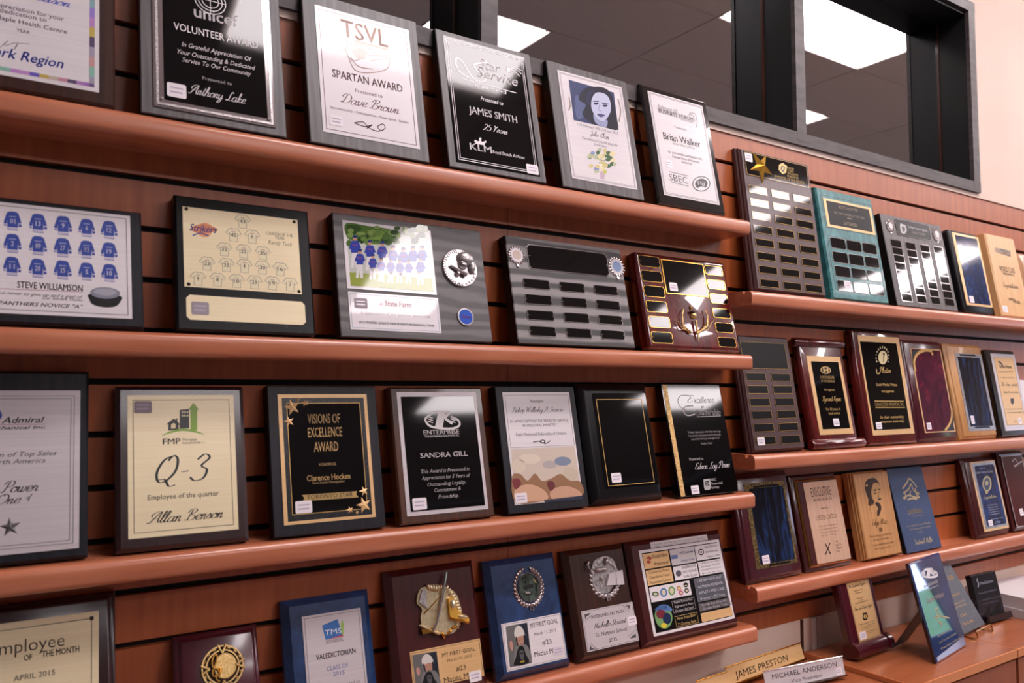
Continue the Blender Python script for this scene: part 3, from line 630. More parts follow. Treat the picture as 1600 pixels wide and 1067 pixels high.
# ---- top shelf
p = Plaque('dark walnut plaque with white certificate plate bordered in rainbow colours', Z22, None, 'A', .016, wh=(.229, .30), anchor=('R', (1205, 1040)))
p.board(M['walnut_dark'], BEV(.016, .003, .003))
u1 = p.uv(1032, 500)[0]; v0 = (p.uv(0, 775)[1]+p.uv(1025, 970)[1])/2
p.plate(None, M['white_plate'], rect=(p.w-u1, v0, u1, p.h-v0))
cols = ['6a5cc0','8fc0b0','c99a98','a8a0b4','5a4a6a','c9b05a','c08ac8','9a84d0','8ab0b8','b07ac0','c8b8a8','c490cc','8fb890','6a7a90','a070c0','c88aa0']
ua = p.uv(985, 500)[0]; ub = p.uv(930, 500)[0]; va = p.uv(950, 910)[1]; vb = p.uv(930, 868)[1]
k = p.sub('border_print')
for i, c in enumerate(cols):
    y0 = va+(p.h-2*va)*i/16; y1 = va+(p.h-2*va)*(i+1)/16; x0 = p.w-ua+(2*ua-p.w)*i/16; x1 = p.w-ua+(2*ua-p.w)*(i+1)/16; w = p.top+.0002
    for R_ in ((ub, y0, ua, y1), (p.w-ua, y0, p.w-ub, y1), (x0, va, x1, vb), (x0, p.h-vb, x1, p.h-va)): k.add([(R_[0], R_[1], w), (R_[2], R_[1], w), (R_[2], R_[3], w), (R_[0], R_[3], w)], [(0, 1, 2, 3)], ink(cols[(i*5+3) % 16] if R_[1] in (va,) else c))
p.T('Watson', 250,-20,730,80,85,'4a5ac0','script')
p.T('appreciation for your', -75,58,665,225,45,'5a4a60'); p.T('dedication to', -5,120,485,247,45,'5a4a60'); p.T('Maple Health Centre', -50,190,695,365,45,'5a4a60')
p.T('YEAR', 170,332,310,362,34,'6a5a70'); p.line([(0,500),(80,430),(40,480),(180,450),(150,520),(190,460),(310,465)], 5, '4a4a58', sm=True)
p.T('York Region', -165,548,662,730,100,'2f46b0','bi')
p.finish()

p = Plaque('charcoal woodgrain plaque with silver-framed black plate headed VOLUNTEER AWARD', Z1, None, 'A', .018, wh=(at_y(448.5,217,-.077)[0]-at_y(220,180,-.077)[0], .275), anchor=('L', (765, 625)))
p.board(M['charcoal'], edge=M['edge_black'])
a = p.uv(830, 300); b = p.uv(1480, 400); v = (p.uv(835, 580)[1]+p.uv(1495, 695)[1])/2
p.plate(None, M['silver'], rect=(a[0], v, b[0], p.h-v), th=.002, name='plate_frame')
fr = p.cur; k = MB(); k.frame(a[0]+.0035, v+.0035, b[0]-.0035, p.h-v-.0035, .0035, .0015, .0032, M['silver_rough']); p.put(k, 'beading', fr)
a2 = p.uv(886, 300); b2 = p.uv(1440, 400); v2 = (p.uv(885, 550)[1]+p.uv(1450, 640)[1])/2
p.plate(None, M['black_plate'], rect=(a2[0], v2, b2[0], p.h-v2), w0=.002, th=.0006)
for x, y in ((875, 540), (1455, 655)):
    k = MB(); k.dome(p.uv(x, y), .0022, .0022, .003, .002, M['silver'], 10, 3); p.put(k, 'screw', fr)
p.T('unicef', 1052,100,1290,150,62,W,'b'); p.T('VOLUNTEER AWARD', 942,165,1400,270,38,W,'s')
p.T('In Grateful Appreciation Of', 985,258,1365,338,24,SIL,'i'); p.T('Your Outstanding & Dedicated', 962,296,1385,386,24,SIL,'i'); p.T('Service To Our Community', 988,340,1362,418,24,SIL,'i')
p.T('Presented to', 1098,437,1258,470,18,'9a9494'); p.T('Anthony Lake', 1020,510,1335,570,50,SIL,'script')
k = p.sub('emblem'); c = p.uv(1140, 10); r = p.uv(1225, 10)[0]-c[0]
for f in (1., .78, .55): k.hoop(c, r*f, r*f, .0012, p.top, p.top+.0003, ink(W))
k.ribbon([(c[0]-r, c[1]), (c[0]+r, c[1])], lambda d: .0010, p.top+.0003, ink(W)); k.ribbon([(c[0], c[1]-r), (c[0], c[1]+r)], lambda d: .0010, p.top+.0003, ink(W))
p.sticker([(905,530),(1010,540),(1010,465),(905,455)]); p.finish()

p = Plaque('pale grey woodgrain plaque with white plate reading SPARTAN AWARD', Z2, [(160,800),(825,910),(740,125),(92,-50)], 'A', .02)
p.board(M['charcoal'], edge=M['edge_black'])
INKR[0] = .05; p.plate([(222,742),(765,838),(700,175),(175,35)], M['gloss_white']); p.inner_line(.006, .0009, '8a7078')
OR = 'c98a6a'
p.T('TSVL', 322,212,585,270,92,OR,'b'); p.line([(395,235),(585,285)], 9, OR)
for pts in ([(355,310),(400,400),(490,415),(580,390),(590,330),(540,310)], [(360,240),(350,300),(390,350),(470,320),(540,320)], [(375,330),(420,380),(500,395)], [(450,250),(500,300),(590,340)], [(480,350),(540,340),(580,350)]): p.line(pts, 5, 'bfa39c', sm=True)
p.shape([(390,290),(430,275),(470,300),(450,340),(400,325)], 'b89a8c', sm=True); p.ell(420,255,45,14,'c4a496')
p.T('SPARTAN AWARD', 275,440,668,522,42,'93787c','b'); p.T('Presented to', 403,525,556,555,20,'93787c'); p.T('Dave Brown', 322,585,650,640,52,'93787c','script')
p.T('Sportsmanship - Volunteerism - Team Spirit - Builder', 265,615,705,697,13,'93787c')
p.line([(400,695),(450,690),(480,720),(530,740),(570,725),(560,700),(530,715),(545,735)], 5, '5a4a52', sm=True); p.line([(400,695),(460,715),(500,705),(470,725)], 5, '5a4a52', sm=True)
p.sticker([(262,708),(335,715),(338,660),(260,652)]); p.finish()

p = Plaque('black plate plaque reading Star Service award, shooting star and crown logo', Z2, [(933,925),(1475,1025),(1365,300),(845,160)], 'A', .02)
p.board(M['charcoal'], edge=M['edge_black'])
p.plate([(975,895),(1437,995),(1335,325),(880,190)], M['black_plate']); p.inner_line(.005, .0012, W); p.inner_line(.009, .0009, W)
p.T('Star', 1085,375,1210,412,52,W,'bi'); p.T('Service', 1075,430,1302,475,52,W,'bi'); p.line([(990,440),(1295,517)], 4, W); p.T('award', 1060,482,1238,522,18,W,'s')
p.line([(1130,350),(1060,360),(1080,400),(1130,430),(1100,455),(1050,430),(990,340),(960,330),(970,390),(1040,440)], 8, W, sm=True)
k = p.sub('emblem'); k.star(p.uv(1245, 388), .0085, p.top, .0004, ink(W), .2, flat=True)
for a_, b_ in (((1262,380),(1320,410)), ((1262,372),(1318,392)), ((1258,392),(1312,425))): p.line([a_, ((a_[0]+b_[0])/2, (a_[1]+b_[1])/2-8), b_], 3, W, sm=True)
p.T('Presented to', 1098,560,1222,585,22,W,'i'); p.T('JAMES SMITH', 1035,630,1302,685,38,W,'b'); p.T('25 Years', 1115,728,1248,745,34,W,'script')
p.T('KLM', 1043,832,1165,855,36,W,'b'); p.T('Royal Dutch Airlines', 1170,858,1345,885,17,W)
p.shape([(1068,800),(1078,785),(1092,788),(1098,770),(1106,790),(1125,790),(1122,810)], W); p.ell(1098,774,7,7,W); p.ell(1072,786,6,6,W); p.ell(1126,790,6,6,W)
p.sticker([(1358,965),(1425,980),(1422,925),(1357,915)]); p.finish()

p = Plaque('grey woodgrain memorial plaque with portrait photo of a dark-haired woman and bouquet', Z3, [(200,778),(625,860),(500,232),(95,115)], 'A', .022)
p.board(M['charcoal'], edge=M['edge_black'])
p.plate([(245,735),(580,803),(482,262),(150,168)], M['white_plate']); p.inner_line(.004, .0006, 'a09aa0'); p.inner_line(.0065, .0005, 'a09aa0')
p.shape([(242,430),(472,484),(440,288),(210,220)], '35406a'); 
p.shape([(250,300),(300,330),(300,400),(262,425),(245,360)], '55608a', lev=.0003, sm=True)
p.shape([(340,258),(290,268),(262,320),(300,350),(285,400),(330,445),(400,468),(468,480),(455,400),(440,330),(420,285),(385,262)], '14162c', lev=.00035, sm=True)
p.shape([(352,288),(330,320),(330,370),(355,415),(385,438),(408,425),(428,380),(420,325),(395,295)], 'c3c6e0', lev=.0004, sm=True)
p.shape([(385,440),(360,420),(340,400),(350,440),(380,462),(410,466),(412,430)], '9aa0c4', lev=.00038, sm=True)
p.ell(352,345,13,6,'262a48',lev=.00045); p.ell(398,356,13,6,'262a48',lev=.00045); p.line([(335,332),(365,333)],4,'262a48',lev=.00045); p.line([(382,342),(415,348)],4,'262a48',lev=.00045)
p.line([(372,345),(366,378),(378,384)],3,'8a90b4',lev=.00045,sm=True); p.shape([(358,400),(378,398),(400,406),(378,416)], '4a4a78', lev=.00045, sm=True)
p.shape([(350,275),(325,300),(318,350),(300,330),(310,285)], '20244a', lev=.00046, sm=True)
p.line([(214,310),(222,350),(215,380)],5,'8a7a6a',sm=True); p.line([(462,320),(478,380),(472,440)],5,'8a7a6a',sm=True)
p.T('11th February 1985, 2nd June 2013', 262,460,470,505,14,'6a6470','i'); p.T('Julie Khan', 325,512,425,530,26,'4a4450','script'); p.T('The memory of you will always be', 288,528,470,572,15,'6a6470','i'); p.T('in our hearts', 350,562,415,578,14,'6a6470','i')
rr = random.Random(3)
for i in range(46):
    a_ = rr.random()*6.28; q = rr.random()**.6; p.ell(395+72*q*math.cos(a_), 645+62*q*math.sin(a_), 9+6*rr.random(), 8+5*rr.random(), rr.choice(['5d7a58','e6d9a8','f0e6c8','8a98c0','c8c870','4a6a48','d8c890','b8c0a0']), lev=.0002+.000004*i)
p.shape([(385,700),(412,706),(408,745),(388,742)], 'c8b0c0'); p.finish()

p = Plaque('glossy black plaque with white business forum plate and oval seal', Z3, [(700,873),(1050,935),(935,345),(578,238)], 'A', .022)
p.board(M['black_gloss'], BEV(.022, .004, .004))
p.plate([(728,830),(1018,887),(910,365),(615,280)], M['white_plate']); p.inner_line(.0035, .0006, '6a646a'); p.inner_line(.006, .0005, '6a646a')
D = '3a363c'
p.T('Richmond Hill', 678,378,785,408,24,'8a848a','i'); p.T('BUSINESS FORUM', 683,398,868,450,20,D,'b'); p.T('and Showcase', 800,440,868,460,11,'8a848a')
p.line([(845,405),(875,410),(888,450),(885,480)],3,'8a848a',sm=True); p.line([(840,412),(865,420),(875,450)],3,'8a848a',sm=True)
p.T('Presented to', 770,485,832,498,12,'5a545a'); p.T('Brian Walker', 713,540,910,587,34,D,'b'); p.T('Simms Valley Concrete', 762,568,878,597,12,'5a545a')
p.T('For your valuable contribution to the', 740,612,918,655,13,'5a545a'); p.T('Business Forum & Showcase', 762,636,905,672,13,'5a545a'); p.T('hosted by', 812,665,865,680,12,'5a545a')
p.T('SBEC', 750,755,848,778,34,D,'l'); p.line([(748,712),(848,735)],3,'8a848a'); p.line([(755,765),(850,788)],3,'8a848a')
p.ell(916,776,47,40,D); p.ell(916,776,42,35,'e8e2e4',lev=.0003); p.ell(916,776,33,27,D,lev=.0004); p.T('Hill', 900,782,935,790,22,'e8e2e4','b',lev=.0006); p.ell(918,797,18,7,'e8e2e4',lev=.0005)
p.sticker([(730,688),(762,694),(760,655),(728,648)]); p.finish()

# ---- second shelf
p = Plaque('black woodgrain plaque printed with rows of blue hockey jerseys and a puck', Z4, None, 'B', .018, wh=(.245, .183), anchor=('R', (722, 750)))
p.board(M['charcoal_dark'], BEV(.018, .003, .003))
u1 = p.uv(655, 440)[0]; va = (p.uv(660, 697)[1]+p.uv(0, 672)[1])/2; vb = (p.uv(650, 182)[1]+p.uv(0, 118)[1])/2
p.plate(None, M['white_plate'], rect=(p.w-u1, va, u1, vb)); p.inner_line(.005, .0007, '4a4450')
nums = ['01','13','9','6','12','2','89','27','93','19','11','20','25','5','10']; who = ['ALI','CURRY','DAVIES','FERRIS','GRANT','MASON','MURRAY','BROWN','REID','WATSON','WALLACE','BENNETT','BELL','WEST','MOXLEY']
ctr = [(63,210),(190,222),(315,233),(433,245),(545,255),(62,322),(190,333),(313,343),(432,353),(545,362),(60,436),(188,446),(313,455),(433,463),(547,470)]
JR = [(-.3,1),(-.62,.85),(-.95,-.1),(-.98,-.55),(-.68,-.6),(-.58,.1),(-.58,-1),(.58,-1),(.58,.1),(.68,-.6),(.98,-.55),(.95,-.1),(.62,.85),(.3,1)]
for (x, y), nu, nm in zip(ctr, nums, who):
    s_ = 46 if x < 400 else 43
    p.shape([(x+a*s_, y-b*s_*1.02+a*s_*.1) for a, b in JR], '3a4fa0', 'jersey_print')
    for yy in (.72, .86): p.shape([(x-.57*s_, y+yy*s_-3), (x+.57*s_, y+yy*s_+1), (x+.57*s_, y+yy*s_+6), (x-.57*s_, y+yy*s_+2)], 'd8d0e0', 'jersey_print', .0003)
    for e in (-1, 1): p.shape([(x+e*.66*s_, y+.28*s_), (x+e*.96*s_, y+.28*s_), (x+e*.97*s_, y+.40*s_), (x+e*.67*s_, y+.40*s_)], 'd8d0e0', 'jersey_print', .0003)
    j_ = .28*s_ if len(nu) > 1 else .15*s_; p.T(nu, x-j_, y+.28*s_, x+j_, y+.3*s_, .52*s_, 'e6e0ec', 'b', 'jersey_print', lev=.0004); p.line([(x-.38*s_, y-.48*s_), (x+.38*s_, y-.43*s_)], .1*s_, 'b8bce0', 'jersey_print', lev=.0004)
p.T('STEVE WILLIAMSON', 85,545,413,562,32,'2a2430','b'); p.line([(-200,540),(413,566)],2.5,'b05060')
p.T('Coach who taught us never to give up and a goal of', -260,560,413,598,15,'6a646a','i'); p.T('Our Sincere Thanks', 212,602,413,612,15,'6a646a','i'); p.T('GUNDINE PANTHERS NOVICE "A"', -215,620,415,645,18,'2a2430','bi')
p.shape([(450,575),(600,585),(600,615),(575,638),(520,642),(465,628),(448,605)], '18161a', sm=True, lev=.0003); p.ell(525,570,76,29,'8a8a98',lev=.0004,rot=.05); p.ell(525,566,58,18,'a8a8b4',lev=.0005,rot=.05)
p.finish()

p = Plaque('black marble plaque with pale gold shirt-print plate and blank gold strip', Z4, [(885,755),(1580,790),(1538,160),(870,85)], 'B', .024)
p.board(M['black_marble'], BEV(.024, .003, .003), edge=M['black_marble'])
p.plate([(920,543),(1507,580),(1483,207),(912,145)], M['cream_gold'])
pl = p.cur
for x, y in ((930,158),(1467,216),(1492,567),(942,530)):
    k = MB(); k.dome(p.uv(x, y), .0028, .0028, p.top, .002, mat('dark_screw', '3a3024', .3, .8), 10, 3); p.put(k, 'screw', pl)
SH = [(-.25,1),(-.6,.85),(-1,.2),(-.72,.0),(-.5,.3),(-.5,-1),(.5,-1),(.5,.3),(.72,0),(1,.2),(.6,.85),(.25,1),(0,.85)]
for x, y, nu in ((1207,217,'43'),(1162,285,'45'),(1255,293,'6'),(1117,357,'32'),(1213,367,'22'),(1308,375,'35'),(1031,428,'23'),(1127,435,'25'),(1217,440,'1'),(1307,447,'30'),(1397,455,'16'),(987,503,'9'),(1083,508,'8'),(1177,515,'10'),(1267,521,'29'),(1357,526,'19'),(1447,533,'7')):
    o = [(x+a*39, y-b*33+a*4) for a, b in SH]; p.shape(o, 'eee2bc', 'shirt_print'); p.line(o+[o[0]], 2.4, '8a8068', 'shirt_print')
    w_ = 14 if len(nu) > 1 else (2.6 if nu == '1' else 6.5); p.T(nu, x-w_, y+8, x+w_, y+10, 18, '3a3434', 'b', 'shirt_print'); p.line([(x-11, y-17), (x+11, y-15)], 3, 'b07868', 'shirt_print')
p.shape([(950,255),(1000,232),(1050,240),(1085,262),(1040,275),(985,278)], 'd88a60', lev=.0002, sm=True); p.ell(1020,262,38,36,'e8a070',lev=.00015)
p.T('Strikers', 945,268,1080,275,34,'3a3f98','bi'); p.line([(960,290),(1000,278),(1040,292)],6,'3a3f98',sm=True)
p.T('COACH OF THE', 1325,283,1460,294,15,'6a6048','s'); p.T('YEAR', 1370,304,1418,308,14,'6a6048'); p.T('Randy Tuck', 1335,330,1458,340,20,'8a7a58','i')
p.plate([(932,708),(1528,735),(1520,622),(928,580)], M['cream_gold'], clip=.005); p.sticker([(955,678),(1042,686),(1040,622),(955,615)], M['sticker_grey']); p.finish()

p = Plaque('grey figured plaque with baseball team photo, silver helmet medallion and blue badge', Z5, [(175,890),(1150,932),(1062,215),(118,95)], 'B', .024)
p.board(M['greyfig'], edge=M['edge_black'])
INKR[0] = .05; p.plate([(215,583),(787,625),(742,213),(180,147)], M['gloss_white'], name='photo_plate')
p.shape([(237,566),(762,605),(722,230),(205,168)], 'c8ccc4')
p.shape([(205,168),(345,185),(480,205),(500,250),(440,300),(300,290),(215,260)], '5a7a3a', lev=.0003, sm=True); p.shape([(215,180),(300,190),(260,240),(215,230)], '3a5a2a', lev=.00035, sm=True); p.shape([(350,210),(450,225),(430,270),(360,265)], '7a9a4a', lev=.00035, sm=True)
p.shape([(236,566),(762,605),(752,520),(228,480)], '9aa84a', lev=.0003)
rr = random.Random(5)
for i in range(70): p.ell(215+rr.random()*500, 178+rr.random()*100+i*.4, 14+16*rr.random(), 10+12*rr.random(), rr.choice(['3a5a2a','4f7034','6a8a44','2c4a22','86a05a']) if True else '', lev=.00031+.000001*i, n=8)
def player(x, y, s_, jer, pale):
    sk = 'c89a80' if not pale else 'ead6cc'
    p.shape([(x-18*s_,y+60*s_),(x+18*s_,y+62*s_),(x+26*s_,y+170*s_),(x+4*s_,y+170*s_),(x,y+95*s_),(x-8*s_,y+170*s_),(x-30*s_,y+168*s_)], 'e8e4e4' if not pale else 'f2eef0', lev=.0004)
    p.shape([(x-22*s_,y-10*s_),(x-40*s_,y+40*s_),(x-26*s_,y+48*s_),(x-24*s_,y+70*s_),(x+24*s_,y+70*s_),(x+28*s_,y+45*s_),(x+42*s_,y+38*s_),(x+22*s_,y-10*s_)], jer, lev=.00045)
    p.ell(x, y-28*s_, 15*s_, 18*s_, sk, lev=.0005); p.shape([(x-16*s_,y-30*s_),(x-12*s_,y-48*s_),(x+12*s_,y-48*s_),(x+18*s_,y-30*s_)], jer if pale else '2a3a78', lev=.00055)
    p.T('Giants', x-18*s_, y+22*s_, x+18*s_, y+24*s_, 12*s_, 'c06070' if not pale else 'e0c8d8', 'i', 'print', lev=.0006)
for x, y, s_ in ((262,290,.95),(357,318,.9),(435,325,.9),(505,350,.85),(570,360,.85),(632,352,.85),(690,350,.85),(293,372,.85),(375,400,.75),(430,420,.72),(490,425,.72),(548,430,.72),(605,432,.72),(680,425,.8)): player(x, y, s_, '3848a8', 0)
p.plate([(237,845),(817,872),(793,645),(217,603)], M['gloss_white'], name='caption_plate'); p.inner_line(.003, .0005, '9ab0c8')
p.T('State Farm', 455,697,623,705,34,'c8868c','b'); p.ell(430,685,12,9,'c8868c'); p.T('In Appreciation of your generous sponsorship', 300,750,742,772,20,'b0a4ae','i'); p.T('2013 WHITBY GIANTS MINOR BANTAM BASEBALL TEAM', 287,808,768,830,15,'7a7480','b')
p.sticker([(260,708),(343,712),(340,648),(257,643)], M['sticker_grey'])
k = MB(); c = p.uv(930, 455); r = (p.uv(1038, 455)[0]-p.uv(822, 455)[0])/2; S_ = M['silver_rough']
k.disc(c, r, r*1.0, -.0005, .003, S_, 36, .0015); k.hoop(c, r*.98, r*.98, r*.16, .003, .0045, S_, 36)
for i in range(22):
    a_ = math.pi*(.55+.95*i/21); k.dome((c[0]+r*.9*math.cos(a_), c[1]+r*.9*math.sin(a_)), r*.09, r*.035, .0045, .0015, M['silver'], 8, 3, a_)
for i in range(8): a_ = math.pi*(1.35+.55*i/7); k.star((c[0]+r*.88*math.cos(a_), c[1]+r*.88*math.sin(a_)), r*.09, .0045, .001, M['silver'], a_)
k.dome((c[0]+r*.36, c[1]+r*.5), r*.52, r*.42, .003, .011, S_, 16, 6); k.dome((c[0]+r*.15, c[1]+r*.2), r*.28, r*.3, .003, .008, M['silver'], 12, 5); k.dome((c[0]+r*.68, c[1]+r*.1), r*.22, r*.42, .003, .008, S_, 12, 5, -.2)
k.tube([(c[0]-r*.62, c[1]+r*.05, .006), (c[0]+r*.25, c[1]-r*.4, .008)], r*.06, S_, 8, r*.13); k.dome((c[0]-r*.22, c[1]-r*.35), r*.15, r*.15, .003, .008, M['silver'], 12, 5)
p.put(k, 'medallion')
k = MB(); c = p.uv(970, 768); r = (p.uv(1022, 768)[0]-p.uv(918, 768)[0])/2
k.disc(c, r, r, -.0003, .0025, M['silver'], 28, .0008); k.disc(c, r*.82, r*.82, .002, .0028, ink('3f66c8'), 28); o = p.put(k, 'badge'); p.on(o, .0028); p.T('Giants', 942,772,1000,782,18,'b0509a','bi'); p.finish()

p = Plaque('grey banded wood perpetual plaque with twelve silver-edged plates and two rosettes', Z6, [(182,722),(848,752),(745,190),(103,105)], 'B', .024)
p.board(M['greyband'], edge=M['edge_black'])
p.plate([(240,295),(690,345),(668,210),(217,160)], M['black_plate'], clip=.006, border='edge', bm=M['silver'], bt=.0014, name='header_plate')
for x, y in ((240,222),(672,277)): k = MB(); k.dome(p.uv(x, y), .0018, .0018, p.top, .0015, M['silver'], 8, 3); p.put(k, 'pin', p.cur)
p.grid([(208,408),(355,415),(352,362),(203,347)], [(650,697),(785,707),(780,655),(645,643)], 3, 4, M['black_plate'], M['silver'], .0022, .0011, pins=M['silver'])
for (x, y), cc in zip(((167,220),(727,287)), ('c8b0a0', '7a90b8')):
    k = MB(); c = p.uv(x, y); r = (p.uv(x+46, y)[0]-p.uv(x-46, y)[0])/2
    for i in range(18): a_ = 2*math.pi*i/18; k.dome((c[0]+r*.82*math.cos(a_), c[1]+r*.82*math.sin(a_)), r*.22, r*.12, 0, .003, M['silver'], 8, 3, a_)
    k.disc(c, r*.72, r*.72, 0, .0025, M['silver_satin'], 24); k.disc(c, r*.5, r*.5, .0025, .003, ink(cc), 20); k.dome((c[0], c[1]-r*1.1), r*.22, r*.3, 0, .0025, M['silver'], 8, 3); p.put(k, 'rosette')
p.finish()

p = Plaque('glossy rosewood plaque with gold torch emblem and gold-edged black plates', Z6, [(930,750),(1450,760),(1360,250),(838,192)], 'B', .024)
p.board(M['rosewood'], [(0, -.024), (0, -.008), (.002, -.003), (.006, -.0008), (.009, 0)], r=.006)
p.plate([(1018,430),(1265,458),(1237,268),(993,233)], M['black_plate'], r=.003, border='edge', bm=M['gold'], bt=.0022, name='header_plate')
p.sticker([(1042,418),(1088,425),(1085,378),(1038,370)])
p.grid([(868,282),(990,290),(980,228),(860,215)], [(943,715),(1068,722),(1055,660),(935,650)], 1, 6, M['black_plate'], M['gold'], .004, .0009, pins=M['gold'])
p.grid([(1250,322),(1350,330),(1340,280),(1243,268)], [(1328,733),(1435,737),(1425,683),(1322,672)], 1, 6, M['black_plate'], M['gold'], .004, .0009, pins=M['gold'])
k = MB(); G_ = M['gold_cast']; uvw = lambda x, y, w: (*p.uv(x, y), w)
for e in (-1, 1):
    cxx = 1175
    k.tube([uvw(cxx+e*20, 650, .004), uvw(cxx+e*75, 640, .006), uvw(cxx+e*95, 600, .006), uvw(cxx+e*118, 580, .004)], .0018, G_, 8, .0006)
    k.tube([uvw(cxx+e*20, 660, .004), uvw(cxx+e*70, 620, .006), uvw(cxx+e*72, 560, .006), uvw(cxx+e*60, 525, .004)], .0028, G_, 8, .0012)
    for j in range(6): k.dome(p.uv(cxx+e*(30+j*8), 655-j*10), .0022, .0012, .002, .004, G_, 8, 3, e*.8)
k.dome(p.uv(1175, 560), .0085, .0075, .001, .007, G_, 14, 5); k.dome(p.uv(1165, 542), .008, .0035, .004, .005, mat('bowl_dark', '3a2a20', .3, .9), 14, 4)
k.dome(p.uv(1160, 515), .002, .005, .001, .004, G_, 8, 4); k.tube([uvw(1180, 590, .006), uvw(1190, 650, .005), uvw(1200, 705, .004)], .0026, G_, 8, .0014); k.dome(p.uv(1188, 655), .0042, .0022, .004, .004, G_, 10, 3)
p.put(k, 'torch_emblem'); p.finish()

# ---- third shelf
p = Plaque('black woodgrain plaque with silver plate, script heading and grey star', Z7, None, 'C', .022, wh=(.229, .255), anchor=('R', (458, 970)))
p.board(M['charcoal_dark'], BEV(.022, .004, .004))
u1 = p.uv(415, 500)[0]; va = (p.uv(418, 920)[1]+p.uv(0, 960)[1])/2; vb = (p.uv(410, 100)[1]+p.uv(0, 103)[1])/2
p.plate(None, M['silver_satin'], rect=(p.w-u1, va, u1, vb)); p.inner_line(.007, .0006, '6a646a'); p.inner_line(.011, .0006, '6a646a')
p.T('Admiral', 8,272,232,268,32,'2a2630','bi'); p.line([(-60,280),(238,276)],2.5,'a05058'); p.T('Mechanical Inc.', -90,305,240,300,17,'2a2630','bi')
p.shape([(-60,215),(-10,200),(10,225),(0,250),(-50,262)], '3848a0', sm=True)
p.T('In recognition of Top Sales', -290,455,295,440,24,'4a464c','i'); p.T('in North America', -130,487,235,478,24,'4a464c','i')
p.T('Power', 0,633,200,625,58,'3a363c','script'); p.T('of', 135,668,168,665,26,'3a363c','script'); p.T('One', -20,692,110,690,52,'3a363c','script')
k = p.sub('emblem'); c = p.uv(52, 812); k.star(c, .0125, p.top, .0022, mat('star_grey', '5a5658', .4), .1); p.finish()

p = Plaque('mahogany plaque with pale gold plate reading Q-3, green arrow house logo', Z7, [(605,950),(1300,893),(1248,83),(588,80)], 'C', .022)
p.board(M['mahogany'], BEV(.022, .006, .004))
p.plate([(665,878),(1240,828),(1198,130),(650,127)], M['cream_gold']); p.inner_line(.007, .0007, '6a5a40')
p.sticker([(685,222),(775,220),(775,158),(683,160)], M['sticker_grey'])
GR = '8ab43a'
p.shape([(978,312),(1012,312),(1010,205),(1020,205),(990,168),(962,205),(974,205)], GR); p.shape([(920,302),(970,300),(968,200),(920,205)], K)
for i in range(3):
    for j in range(2): p.shape([(930+i*13,222+j*18),(938+i*13,222+j*18),(938+i*13,212+j*18),(930+i*13,212+j*18)], 'e8d9a8', lev=.0003)
p.shape([(862,312),(915,306),(915,282),(925,286),(908,262),(908,248),(902,248),(900,256),(888,250),(850,280),(862,280)], K); p.shape([(876,302),(900,300),(900,278),(888,272),(876,280)], 'e8d9a8', lev=.0003)
p.shape([(826,340),(870,316),(935,302),(1000,312),(1052,335),(1000,322),(935,314),(870,326)], GR, lev=.0004, sm=True)
p.T('FMP', 835,385,927,380,30,K,'b'); p.T('Mortgage', 938,366,1012,362,13,'5a5040'); p.T('Investments', 938,382,1030,380,13,'5a5040'); p.T('Inc', 1036,380,1055,379,11,'a8b060')
p.T('Q-3', 800,580,1092,572,138,K,'script'); p.T('Employee of the quarter', 763,672,1132,652,26,'2a2420'); p.T('Allan Benson', 758,795,1158,768,56,'2a2420','script'); p.finish()

p = Plaque('black woodgrain plaque with gold-bordered VISIONS OF EXCELLENCE plate and corner stars', Z8, [(135,935),(760,877),(685,90),(80,90)], 'C', .022)
p.board(M['charcoal_dark'], edge=M['edge_black'])
p.plate([(190,865),(697,823),(637,137),(140,140)], M['gold_satin'])
p.plate([(208,845),(678,808),(620,157),(165,160)], M['black_spec'], w0=.0009, th=.0003, name='border_panel')
p.plate([(237,805),(652,775),(592,192),(190,188)], M['black_plate'], w0=.0012, th=.0004, name='text_panel'); p.inner_line(-.0008, .0009, M['gold_line'])
GD = 'dcb878'
p.T('VISIONS OF', 310,303,490,297,52,GD,'b'); p.T('EXCELLENCE', 313,378,503,372,52,GD,'b'); p.T('AWARD', 348,462,483,450,52,GD,'b'); p.T('HONORING', 377,538,470,533,16,'b09060'); p.T('Clarence Hocken', 310,622,552,608,32,GD,'b'); p.T('News Feature Photographer', 342,638,522,628,13,'b09060')
p.shape([(290,732),(600,712),(585,695),(590,678),(283,698),(297,714)], 'b8985c'); p.T('TORONTO STAR', 312,722,568,708,24,'3a2e1c',lev=.0005)
k = p.sub('stars')
for x, y, r_ in ((222,212,.0135),(205,290,.0092),(292,187,.0066),(252,172,.0036),(630,755,.0135),(628,678,.0082),(552,782,.0062),(592,797,.0036)): k.star(p.uv(x, y), r_, p.top, .0012, M['gold_satin'], .25)
p.sticker([(250,803),(342,795),(340,728),(247,733)]); p.finish()

